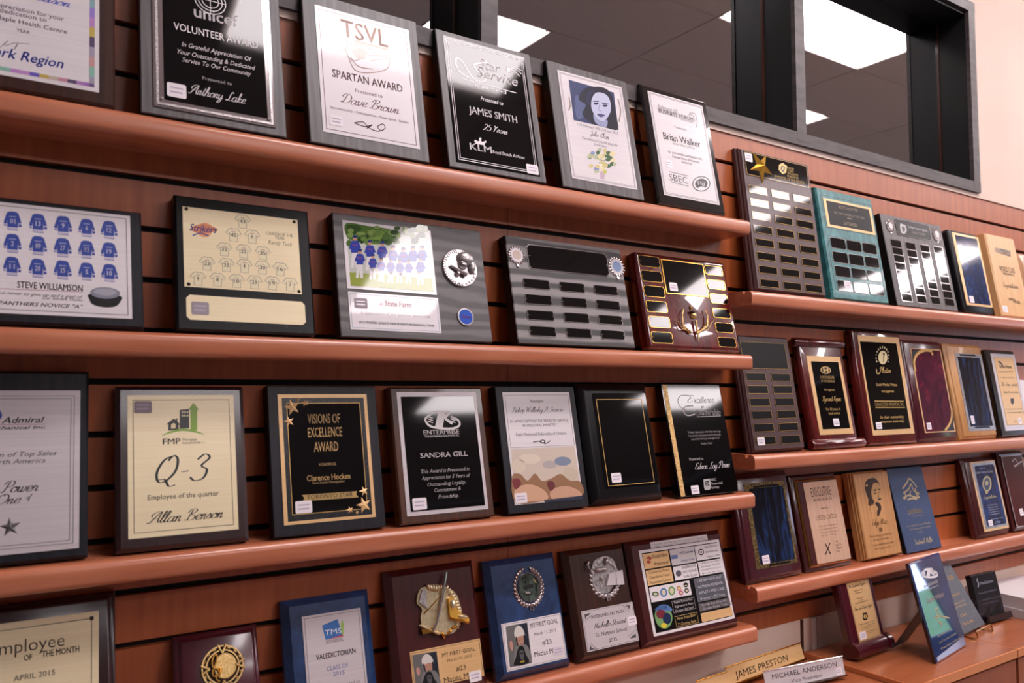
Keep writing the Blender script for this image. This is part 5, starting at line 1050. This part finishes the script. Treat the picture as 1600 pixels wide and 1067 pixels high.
for q in ([(220,722),(297,738),(205,300),(127,285)], [(328,738),(395,748),(310,325),(235,308)], [(430,748),(493,760),(407,345),(337,330)], [(522,760),(590,772),(500,362),(435,348)]):
    p.plate(q, M['silver'], clip=.003, name='column_plate'); col_ = p.cur; u0, v0, u1, v1 = p.rc; hh = (v1-v0-.003)/8
    for i in range(8): p.plate(None, M['black_plate'], .0016, .0004, 'name_plate', .0009, rect=(u0+.0025, v0+.0015+hh*i+.0016, u1-.0025, v0+.0015+hh*(i+1)-.0016), parent=col_)
p.finish()

p = Plaque('black rounded plaque with gold-edged blank blue marble plate', Z14, [(655,790),(862,828),(745,270),(530,208)], 'E', .024)
p.board(M['black_satin'], [(0, -.024), (0, -.006), (.002, -.002), (.005, 0)], r=.012)
p.plate([(668,745),(855,778),(745,285),(562,240)], M['gold_satin']); fr = p.cur
for a_, b_ in ((575,250),(738,292),(845,768),(682,748)): k = MB(); k.dome(p.uv(a_, b_), .0018, .0018, .0008, .0016, M['brass'], 8, 3); p.put(k, 'pin', fr)
p.plate([(685,732),(838,762),(735,296),(583,263)], M['blue_marble_plate'], w0=.0009, th=.0005, name='blank_panel'); p.sticker([(690,730),(720,735),(712,690),(682,685)]); p.finish()

p = Plaque('pale alder plaque laser engraved WORLD CLASS PERFORMANCE', Z14, [(920,838),(1122,868),(1003,300),(800,270)], 'E', .022)
p.board(M['alder'], BEV(.022, .005, .004)); p.cur = p.root.children[0]; p.top = 0.; B_ = '4a3420'
p.shape([(872,402),(978,432),(975,390),(870,370)], '8a6a48'); p.shape([(905,412),(978,432),(975,390),(902,374)], '3a2a1c', lev=.0003); p.T('NASCAR', 908,412,972,428,26,'e0b07a','bi',lev=.0005)
p.T('WORLD CLASS', 902,530,1010,552,36,B_,'b'); p.T('PERFORMANCE', 925,556,1003,572,16,B_,'b'); p.T('Congratulations', 925,640,1032,660,34,B_,'script'); p.T('JONATHAN', 960,730,1010,745,17,B_,'b'); p.T('CROZIER', 993,750,1043,762,17,B_,'b')
p.sticker([(922,810),(958,815),(950,772),(918,768)]); p.finish()

p = Plaque('brown walnut plaque with rounded corners beside the alder plaque', Z14, None, 'E', .03, wh=(.15, .225), anchor=('L', (1120, 860)))
p.board(M['oak_gold'], [(0, -.03), (0, -.008), (.003, -.002), (.008, 0)], r=.014, edge=M['walnut']); p.finish()

# ---- middle right shelf
p = Plaque('brown perpetual plaque with wide blank header and twelve gold-edged plates', Z15, [(165,925),(535,905),(400,115),(70,98)], 'G', .02, name='perpetual_plaque')
p.board(M['brownviolet'], [(0, -.02), (0, -.013), (.003, -.01), (.003, -.006), (.006, -.003), (.007, 0)])
p.plate([(122,330),(403,325),(375,155),(85,148)], M['black_dull'], border='line', bm=M['gold_line'], bt=.0006, bi=.001, name='header_plate')
p.grid([(127,408),(263,410),(255,350),(120,350)], [(360,860),(492,852),(480,790),(352,795)], 2, 6, M['black_dull'], M['gold_line'], 0, .0006, .0008)
p.sticker([(195,868),(245,865),(240,805),(190,808)]); p.finish()

p = Plaque('glossy rosewood scroll plaque with rolled ends and gold-edged black plate', Z15, [(600,868),(905,845),(795,140),(488,148)], 'G', .02, name='scroll_plaque')
p.board(M['rosewood'], [(0, -.02), (0, -.006), (.004, -.001), (.008, 0)], r=.004)
for vv, x0_, x1_, nm in ((p.h+.004, -.016, p.w+.012, 'scroll_roll'), (.0105, -.012, p.w+.026, 'scroll_roll')):
    k = MB(); r = .0125; ls = []
    for x, f in ((x0_, .75), (x0_+.004, 1), (x1_-.012, 1), (x1_-.004, .85), (x1_, .55)): ls.append([(x, vv+r*f*math.cos(2*math.pi*i/20), -.004+r*f*math.sin(2*math.pi*i/20)) for i in range(20)])
    k.loops(ls, M['rosewood'], True, True, True); p.put(k, nm)
p.plate([(632,773),(868,757),(775,228),(537,222)], M['gold_satin']); p.plate([(650,735),(840,720),(762,265),(570,262)], M['black_plate'], w0=.0009, th=.0005, name='text_panel')
G = 'd0ac68'
p.ell(675,323,37,27,G,'emblem'); p.ell(675,323,31,21,'100c0a','emblem',.0003); p.line([(660,308),(664,338)],8,G,'emblem',lev=.0005); p.line([(690,308),(688,338)],8,G,'emblem',lev=.0005); p.line([(662,326),(690,318)],6,G,'emblem',lev=.0005)
p.T('HYUNDAI', 637,383,733,382,20,G,'b'); p.T('OF WOODBRIDGE', 642,407,738,408,16,G,'b'); p.T('Recognizes', 663,467,735,466,15,G); p.T('Ryszard Kopiec', 648,540,780,535,34,G,'script'); p.T('For 20 years of', 672,603,772,599,18,G,'b'); p.T('loyal service', 690,632,768,628,18,G,'b')
p.sticker([(723,712),(763,708),(757,657),(716,659)]); p.finish()

p = Plaque('tall glossy rosewood plaque with gold-edged black plate and fork-and-sun emblem', Z15, [(970,880),(1310,860),(1178,92),(846,75)], 'G', .022)
p.board(M['rosewood'], [(0, -.022), (0, -.007), (.003, -.002), (.007, 0)], r=.003, n=2)
p.plate([(1000,812),(1282,790),(1170,130),(882,108)], M['gold_satin']); p.plate([(985,772),(1253,758),(1153,168),(920,155)], M['black_plate'], w0=.0009, th=.0005, name='text_panel')
p.ell(1060,265,32,47,'d8c898','emblem'); p.line([(1068,235),(1062,300)],4,'2a2014','emblem',lev=.0004); p.line([(1060,240),(1072,240)],8,'2a2014','emblem',lev=.0004)
for i in range(13):
    a_ = math.pi*(1.15-1.3*i/12); p.line([(1057+42*math.cos(a_),262-60*math.sin(a_)),(1057+46*math.cos(a_),262-76*math.sin(a_))],6,'d8c898','emblem')
p.T('Plates', 1035,372,1115,370,40,G,'script'); p.line([(1015,345),(1020,375),(1040,370),(1050,330)],4,G,sm=True)
p.T('Gold Medal Plates', 1015,460,1160,463,20,G); p.T('recognizes', 1053,505,1138,508,18,G); p.line([(1003,567),(1203,567)],3,G); p.line([(1010,612),(1213,611)],3,G); p.T('CANACCORD FINANCIAL INC.', 1007,603,1210,600,26,'b8985a','l'); p.T('for their outstanding', 1043,690,1205,684,20,G,'i'); p.T('corporate leadership.', 1048,718,1210,715,20,G,'i')
p.sticker([(1017,765),(1055,760),(1050,712),(1012,716)]); p.finish()

p = Plaque('burgundy moulded plaque with red marble plate, gold crescent moon and star', Z16, [(265,920),(555,905),(420,200),(135,160)], 'G', .022)
p.board(M['burgundy'], OGEE(.022))
p.plate([(305,850),(522,840),(412,248),(195,238)], M['gold_satin']); p.plate([(312,843),(514,832),(405,254),(203,245)], M['red_marble_plate'], w0=.0009, th=.0005, name='marble_panel')
for s_ in ([(205,247),(300,250),(250,280),(228,330),(222,390),(212,320)], [(508,832),(440,838),(475,790),(492,720),(494,670),(505,760)]): p.shape(s_, '171013', sm=False)
p.line([(232,395),(222,330),(245,275),(300,252),(350,262)],12,M['gold_line'],sm=True,lev=.0004); p.line([(490,665),(492,730),(478,785),(445,835)],10,M['gold_line'],sm=True,lev=.0004)
p.sub('star').star(p.uv(352, 282), .0075, p.top, .0006, M['gold_line'], .2, flat=True); p.sticker([(318,825),(348,820),(342,772),(312,775)]); p.finish()

p = Plaque('light oak plaque with blank navy streaked plate in an antique silver border', Z16, [(578,905),(840,880),(705,215),(445,195)], 'G', .022)
p.board(M['oak'], OGEE(.022))
p.plate([(615,842),(820,822),(700,280),(522,272)], M['silver_rough'], name='plate'); k = MB(); p.put
for q in ([(555,292),(665,294),(662,282),(553,280)], [(665,818),(770,808),(768,797),(662,805)]): p.plate(q, M['black_dull'], w0=.0009, th=.0004, name='dark_tab')
p.plate([(632,805),(790,793),(695,305),(537,300)], M['navy_streak_plate'], w0=.0009, th=.0005, name='blank_panel'); p.sticker([(640,787),(662,782),(650,722),(626,726)]); p.finish()

p = Plaque('black plaque with gold plate in a silver edge and small crest', Z16, [(862,882),(1068,866),(945,255),(718,243)], 'G', .024)
p.board(M['black_gloss'], BEV(.024, .004, .004), r=.004)
p.plate([(885,840),(1063,826),(945,283),(762,275)], M['silver_satin']); p.plate([(898,802),(1040,795),(935,312),(782,305)], M['gold_satin'], w0=.0009, th=.0004, name='text_panel'); p.inner_line(.0015, .0005, '4a3c20')
p.line([(822,340),(840,348),(860,372)],7,'1a2440',sm=True); p.T('Bolton Pharma', 838,392,930,390,26,'1a2440','b'); p.line([(832,418),(940,416)],2.5,'4a3c20'); p.T('In appreciation of', 842,466,945,462,10,'6a5a38'); p.T('The Fern Update', 848,525,972,520,26,'4a3c20','script'); p.T('Gala Committee', 868,578,978,574,16,'4a3c20')
p.shape([(918,615),(942,612),(945,640),(935,660),(922,645)], '2a2010'); p.T('in support of the hospital', 885,695,1008,688,9,'5a4a2c'); p.T('foundation campaign', 902,718,1005,712,9,'5a4a2c'); p.T('2014', 945,778,972,775,10,'5a4a2c')
p.sticker([(980,792),(1005,788),(997,748),(972,750)]); p.finish()

p = Plaque('white topped blue panel standing at the far end behind the gold plate plaque', Z16, None, 'G', .015, wh=(.16, .185), anchor=('L', (1085, 860)))
p.board(M['white_plate']); p.plate(None, M['blue_marble_plate'], rect=(.0, .002, p.w, .1), name='lower_panel'); p.finish()

# ---- lower right shelf
p = Plaque('burgundy plaque with blank navy plate in an antique gold border', Z17, [(130,885),(485,815),(375,135),(50,190)], 'H', .022)
p.board(M['burgundy'], OGEE(.022))
AG = noise_color(mat('antique_gold_border', '8a744a', .3, .7), '4a3c24', 'b89c66', (200, 200, 200))
p.plate([(185,790),(432,730),(352,210),(97,237)], AG)
for q in ([(165,262),(318,240),(315,228),(160,250)], [(255,765),(385,733),(383,722),(250,752)]): p.plate(q, M['black_dull'], w0=.0009, th=.0004, name='dark_tab')
p.plate([(207,752),(412,712),(345,240),(128,268)], M['navy_streak_plate'], w0=.0009, th=.0005, name='blank_panel'); p.sticker([(212,752),(256,742),(247,687),(203,692)]); p.finish()

p = Plaque('maroon and gold stepped plaque with copper plate reading EXECUTIVE AWARD', Z17, [(512,805),(805,735),(705,155),(395,182)], 'H', .022)
p.board(M['maroon'], [(0, -.022), (0, -.012), (.004, -.009), (.008, -.008), (.010, -.006)])
k = MB(); u0, v0, u1, v1 = .010, .010, p.w-.010, p.h-.010
k.loops([[(a_, b_, w_) for a_, b_ in outline(u0+i, v0+i, u1-i, v1-i)] for i, w_ in ((0, -.007), (0, -.004), (.003, -.001))], M['gold'], False, False, True); p.put(k, 'gold_step')
k = MB(); k.loops([[(a_, b_, w_) for a_, b_ in outline(u0+i, v0+i, u1-i, v1-i)] for i, w_ in ((.004, -.003), (.004, -.0008), (.005, 0))], M['maroon'], False, False, True); p.put(k, 'top_board')
p.plate([(568,750),(787,700),(683,200),(465,228)], M['copper']); B_ = '3a2820'
p.T('EXECUTIVE', 528,322,660,302,62,B_,'l'); p.T('A-W-A-R-D', 541,350,663,338,20,B_,'l'); p.T('PRESENTED TO', 590,398,637,393,9,B_); p.T('CHESTER CARSON', 557,475,693,452,32,'6a5040','l')
for i, tx in enumerate(('For his vision, leadership','and outstanding contribution','to the growth of the company','2010 - 2015')): p.T(tx, 578+i*4,516+i*20,690+i*4-(15 if i == 3 else 0),496+i*20,9,'8a6c58')
p.T('X', 610,690,662,680,72,B_,'i')
for i, tx in enumerate(('THE','EXECUTIVE','COMPANY','GROUP')): p.T(tx, 680+i*3,610+i*20,698+i*3+(18 if i in (1, 2) else 0),606+i*20,12,'6a5040')
p.finish()

p = Plaque('golden oak plaque laser engraved with the portrait of a woman', Z17, [(880,725),(1112,655),(1000,118),(765,155)], 'H', .028)
p.board(M['oak'], [(0, -.028), (0, -.014), (.002, -.012), (.002, -.007), (.004, -.005), (.004, -.0015), (.0055, 0)]); p.cur = p.root.children[0]; p.top = 0.; B_ = '3a2415'
p.box_line([(890,712),(1104,648),(994,126),(775,160)], .0006, '8a6034')
p.shape([(905,180),(870,195),(855,235),(868,290),(880,320),(882,360),(905,358),(920,335),(905,310),(898,270),(905,235),(920,210),(945,215),(955,240),(945,205),(925,183)], B_, sm=True)
p.shape([(905,240),(912,215),(935,212),(955,240),(962,280),(968,310),(950,330),(930,325),(908,300)], 'c89a62', lev=.0003, sm=True)
p.line([(915,262),(932,255)],5,B_,lev=.0004); p.line([(945,252),(956,250)],4,B_,lev=.0004); p.ell(924,278,8,4,B_,lev=.0004); p.ell(950,268,6,4,B_,lev=.0004); p.line([(940,270),(948,296),(940,300)],2.5,B_,lev=.0004,sm=True); p.shape([(940,315),(952,308),(965,310),(955,322)], B_, lev=.0004, sm=True); p.ell(868,232,7,8,'c89a62',lev=.0004)
p.shape([(925,345),(945,335),(965,360),(962,395),(945,430),(938,395),(945,375)], B_, sm=True); p.line([(905,345),(893,380),(905,420)],2.5,'8a6034',sm=True)
p.T('Felyn Mae', 905,495,1008,465,40,'5a3c20','script'); p.ell(965,510,12,14,'7a5630')
for i, tx in enumerate(('There is always sunshine after','a rainy day in November',"It may be dark but be not afraid",'morning is near')): p.T(tx, 895+i*12,568+i*27,1040+i*6-(25 if i in (1, 3) else 0),535+i*27,13,'6a4826','i')
p.finish()

p = Plaque('navy leatherette plaque stamped in gold with crest and Excellence', Z17, [(1140,655),(1362,600),(1240,85),(1022,105)], 'H', .012)
p.board(M['navy_matte'], edge=M['edge_black']); p.cur = p.root.children[0]; p.top = 0.; G = 'c2aa80'
for pts in ([(1120,230),(1150,190),(1165,165),(1190,190),(1210,220)], [(1125,260),(1160,230),(1175,200),(1190,240),(1225,260)], [(1120,290),(1160,270),(1190,280),(1225,285)], [(1150,300),(1180,290),(1210,295)], [(1130,245),(1140,280),(1130,295)], [(1200,225),(1205,260),(1225,280)], [(1170,240),(1165,280)]): p.line(pts, 6, G, 'emblem', sm=True)
p.T('Excellence', 1152,390,1242,380,36,G,'b'); p.T('In Leadership', 1172,412,1240,400,13,'9a8a70')
for i, tx in enumerate(('In recognition of your dedication','and outstanding effort to achieve','results')): p.T(tx, 1142+i*16+(40 if i == 2 else 0),477+i*19,1292+i*1-(50 if i == 2 else 0),448+i*26-(0 if i < 2 else -5),11,'b8a078')
p.T('Frederick Miller', 1187,590,1305,570,34,'c8b48c','script'); p.finish()

p = Plaque('maroon plaque with blue congratulations plate, oval crest and silver notched border', Z18, [(440,745),(680,690),(548,115),(330,132)], 'H', .024)
p.board(M['maroon'], OGEE(.024)); p.plate([(490,685),(665,645),(540,142),(362,158)], M['gold_satin']); p.plate([(497,660),(648,628),(538,155),(375,170)], M['silver_rough'], w0=.0009, th=.0005, name='border_panel'); p.plate([(505,640),(642,612),(535,170),(395,185)], M['blue_marble_plate'], .006, w0=.0014, th=.0004, name='text_panel')
SV_ = 'b8b8c4'; G = 'b8a878'
p.T('In the', 447,205,482,200,10,SV_); p.T('Junior Rotary Society', 413,238,535,228,18,SV_,'i'); p.ell(492,310,32,58,G,'emblem'); p.ell(492,312,22,45,'1a2240','emblem',.0003); p.ell(490,305,11,18,G,'emblem',.0004); p.shape([(475,345),(500,360),(495,385),(480,380)], G, 'emblem')
p.T('Congratulations', 470,430,560,405,26,G,'script')
for i in range(5): p.T('for your devoted service and', 497+i*4,478+i*18,565+i*5,463+i*18,9,SV_)
p.T('Awarded this day of', 520,588,610,568,8,SV_); p.T('J. Hale', 550,615,592,606,18,SV_,'script'); p.sticker([(507,637),(537,632),(530,585),(498,590)]); p.finish()

p = Plaque('maroon plaque with clear-edged red acrylic plate', Z18, None, 'H', .022, wh=(.16, .245), anchor=('L', (705, 690)))
p.board(M['maroon'], BEV(.022))
p.plate(None, M['red_acrylic'], rect=(.012, .012, p.w-.012, p.h-.012), th=.003, border='edge', bm=M['clear_edge'], bt=.003); pl = p.cur
for a_ in (.018, p.w-.018):
    for b_ in (.018, p.h-.018): k = MB(); k.dome((a_, b_), .002, .002, .003, .0016, M['silver'], 8, 3); p.put(k, 'pin', pl)
p.line([(680,200),(700,180),(720,215),(690,235)],4,'b89a98',sm=True); p.line([(700,240),(750,200),(776,230)],4,'b89a98',sm=True); p.sticker([(738,612),(765,606),(762,552),(735,558)]); p.finish()

# ================================================================== things on the counter
GC = 'awards standing on the counter'
p = Plaque('maroon pedestal award with gold text plate, leaning on the counter', Z19, [(1165,905),(1420,812),(1270,258),(1030,308)], t=.022, stand=CZ, lift=.028, name='pedestal_award', cat='award', group=GC)
p.board(M['burgundy'], [(0, -.022), (0, -.007), (.004, -.002), (.008, 0)])
BP = ((0., -.024), (0., .010), (.010, .014), (.020, .013), (.029, .007), (.033, 0.), (.033, -.024))
k = MB(); k.loops([[(x, v_, w_) for v_, w_ in BP] for x in (-.002, p.w+.002)], M['burgundy'], True, True, True); p.put(k, 'base')
for x in (-.005, p.w-.011):
    k = MB(); k.loops([[(xx, v_*1.06, w_*1.15+.001) for v_, w_ in BP] for xx in (x, x+.016)], M['burgundy'], True, True, True); p.put(k, 'base_collar')
p.plate([(1205,770),(1360,715),(1240,285),(1075,325)], M['gold_satin'], border='line', bm=ink('3a2c18'), bt=.0006, bi=.0015)
B_ = '2a2014'
p.T('The Dentons & Eyre', 1100,360,1222,338,24,B_,'script'); p.T('Gratitude Award', 1143,385,1205,372,10,B_); p.T('with thanks to', 1148,402,1208,390,10,B_); p.T('Presented', 1165,440,1212,430,10,B_); p.T('to the', 1178,455,1215,445,9,B_); p.T('Founding Physician', 1155,478,1240,455,10,B_); p.T('Chris and Brian Eyre', 1148,530,1278,492,26,B_,'script')
p.ell(1230,570,20,30,B_,'emblem'); p.ell(1230,570,12,18,'c8a868','emblem',.0003); p.shape([(1208,545),(1215,538),(1222,560)], B_, 'emblem'); p.shape([(1238,540),(1246,545),(1238,560)], B_, 'emblem'); p.line([(1230,552),(1230,588)],5,B_,'emblem',lev=.0004)
for i, tx in enumerate(('With appreciation for your','tireless commitment to the','community and its youth')): p.T(tx, 1192+i*8,640+i*16,1298+i*4-(6 if i == 2 else 0),603+i*20,9,B_)
p.T('Board of Governors', 1245,690,1315,668,8,B_); p.T('2015', 1258,702,1290,692,8,B_); p.sticker([(1197,755),(1245,738),(1235,682),(1187,692)]); p.finish()

p = Plaque('tall blue mirror-glass award on a black easel back, standing on the counter', Z20, [(400,935),(617,800),(425,145),(190,200)], t=.01, stand=CZ, name='glass_award', cat='award', group=GC)
p.board(M['blue_glass'], [(0, -.01), (0, -.003), (.004, 0)], edge=M['black_glass'])
p.cur = p.root.children[0]; p.top = 0.; L_ = 'd2ccd0'
swoosh(p, 345, 280, .62, 'd8cfcf'); p.T('ENTERPRISE', 308,385,412,352,22,L_,'b'); p.T('TIME RECORDING INC.', 322,408,415,372,10,L_); p.T('David Wilson', 330,495,455,450,38,'c4a8a0','b')
for pts in ([(385,545),(400,530),(410,560),(440,600)], [(380,600),(420,590),(490,605)], [(400,560),(395,600),(420,640)], [(415,640),(435,635),(425,665)]): p.line(pts, 5, 'a89a70', 'emblem', sm=True)
for i, tx in enumerate(('Excellence in Sales','and Customer Service','President Circle')): p.T(tx, 400+i*12,738+i*42,510+i*32,690+i*35,16,'a89a70','i')
k = MB(); ca, sa = math.cos(p.th), math.sin(p.th)
hk = p.h*.56; foot = (hk*ca*0, )                                  # strut from the back down to the counter
def loc(yb, z): return (z*ca+yb*sa, -(yb*ca-z*sa))                 # world offset (back, up) -> (v, w)
tv, tw_ = hk, -.0105; yb0 = hk*sa+.0105*ca; fv, fw = loc(yb0+.075, .0015)
k.loops([[(x0_, tv, tw_), (x1_, tv, tw_), (x1_+.012, fv, fw), (x0_-.03, fv, fw)] if 0 else [(x0_, tv, tw_), (x1_, tv, tw_), (x1_, fv, fw), (x0_, fv, fw)] for x0_, x1_ in ((.04, .04+.1*.9),)][:1]*1+[[(.04, tv-.004, tw_-.002), (.13, tv-.004, tw_-.002), (.13, fv, fw-.003), (.04, fv, fw-.003)]], M['black_satin'], False, True, True); p.put(k, 'easel_back'); p.finish()

p = Plaque('slate grey award plaque with gold lettering on a brass wire stand', Z20, [(598,722),(752,648),(490,200),(330,250)], t=.008, stand=CZ+.008, name='award_plaque', cat='plaque', group=GC)
p.board(M['slate'], edge=M['edge_black']); p.cur = p.root.children[0]; p.top = 0.; O_ = 'd8a868'
p.T('IMPORT-FAB', 395,345,528,325,34,O_,'b'); p.T('Sponsors', 478,452,568,430,22,O_,'bi'); p.T('In recognition of Your', 480,512,608,482,13,O_,'i'); p.T('Service to Performance', 490,538,618,510,13,O_,'i'); p.T('Chris', 568,592,620,580,24,O_,'bi'); p.T('MacLean', 582,655,668,632,24,O_,'bi'); p.finish()
# wire stand in the same frame of reference
ws = empty('wire_stand', (*p.org[:2], CZ), (0, 0, p.yaw)); tag(ws, 'brass wire display stand under the slate grey award plaque', 'display stand')
for e in (-1, 1):
    k = MB(); x = e*p.w*.36
    k.tube([(x, -.022, .016), (x, -.024, .004), (x, -.019, .0018), (x, .0, .0018), (x, .05, .0018), (x, .085, .0018), (x, .095, .006)], .0017, M['brass'], 8)
    k.tube([(x, -.022, .016), (x, -.0205, .020), (x, -.019, .020)], .0017, M['brass'], 8)
    k.tube([(x, -.019, .0018), (x+e*.012, -.022, .0018), (x+e*.016, -.014, .0018), (x+e*.008, -.010, .0018)], .0014, M['brass'], 6)
    k.tube([(x, .012*0+.006, .0035), (x, .05, .0018)], .0015, M['brass'], 6); k.obj('foot_wire', ws)
for yy, zz in ((-.020, .0205), (.08, .002)): k = MB(); k.tube([(-p.w*.36, yy, zz), (p.w*.36, yy, zz)], .0016, M['brass'], 8); k.obj('cross_wire', ws)

p = Plaque('small black glass block award on a glass foot, beside the slate plaque', Z20, [(722,640),(905,590),(845,237),(640,290)], t=.016, stand=CZ, name='glass_award', cat='award', group=GC)
p.board(M['navy_glass'], [(0, -.016), (0, -.002), (.002, 0)]); p.cur = p.root.children[0]; p.top = 0.; L_ = '9a98a8'
p.line([(697,308),(694,330),(706,350),(700,380)],7,L_,'emblem',sm=True); p.T('Med', 722,362,760,352,26,L_); p.T('Solution', 762,350,825,335,26,L_,'i'); p.T('Above & Beyond Award', 705,438,845,398,16,'6a6878'); p.T('Presented to', 742,478,792,466,12,'6a6878'); p.T('In celebration of service', 732,512,850,482,11,'6a6878')
p.shape([(742,630),(760,560),(785,515),(790,570),(778,640)], '050507', lev=.0003, sm=True); p.shape([(790,600),(820,540),(855,490),(870,530),(890,560),(880,590)], '08080a', lev=.0003, sm=True)
k = MB(); k.prism([(p.w*.12, .0), (p.w+.006, .0), (p.w+.002, .017), (p.w*.14, .015)], .0, .016, mat('dark_red_glass', '1c0a0c', .05, coat=1.)); p.put(k, 'glass_foot'); p.finish()

# desk name plates
LC = CZ-.012; GN = 'desk name plates'
def nameplate(label, quad, m, hm, lines, lip):
    p = Plaque(label, Z19, quad, t=.0015, stand=LC+.002, lift=.032, name='desk_name_plate', cat='name plate', group=GN)
    p.board(m, [(0, -.0015), (0, 0)]); p.cur = p.root.children[0]; p.top = 0.
    for a_ in lines: p.T(*a_)
    k = MB(); k.tube([(0, p.h, 0), (p.w, p.h, 0)], .0016, hm, 8); p.put(k, 'top_edge')
    k = MB(); k.box((0, -.0015, -.004), (p.w, .002, .006), hm); k.prism([(0, 0), (p.w, 0), (p.w, .002), (0, .002)], -.03, .006, hm); p.put(k, 'holder_foot')
    if lip: p.sticker(lip)
    p.finish(); return p
nameplate('gold desk name plate lettered in black, behind the silver name plate', [(198,1125),(775,915),(755,838),(163,985)], M['gold_satin'], M['gold'],
          [('JAMES PRESTON', 275,1038,695,938,44,'2a2418','s'), ('Insurance Broker', 360,1062,560,1010,26,'a8844a','s')], None)
nameplate('silver desk name plate with a white price sticker, in front of the gold one', [(480,1160),(1088,1030),(1033,865),(455,1005)], M['silver_satin'], M['silver'],
          [('MICHAEL ANDERSON', 517,1065,1000,955,42,'2a2830','s'), ('Vice President', 650,1092,888,1045,30,'3a3840','s')], [(1003,1032),(1055,1018),(1040,962),(990,970)])
nameplate('gold desk name plate standing lowest, mostly hidden behind the other gold plate', [(-30,1210),(205,1130),(172,1022),(-60,1095)], M['gold_satin'], M['gold'], [], None)

# papers at the counter's end
pp = empty('paper_stack', (2.66, -.14, CZ), (0, 0, math.radians(-6))); tag(pp, 'stack of two pale grey paper pads on the counter beside the glass block', 'paper stack')
for i, (z0, z1, d) in enumerate(((0., .024, 0.), (.0245, .058, .006))):
    k = MB(); r = .008
    k.loops([[(x, y, z) for y, z in [(-.13, z0+.004), (-.126, z0), (.13, z0), (.13, z1), (-.12, z1), (-.128, z1-.006)]] for x in (-.15+d, .2+d)], M['paper'], True, True, True); k.obj('pad', pp)
for l in LOG: print('FIT', l)
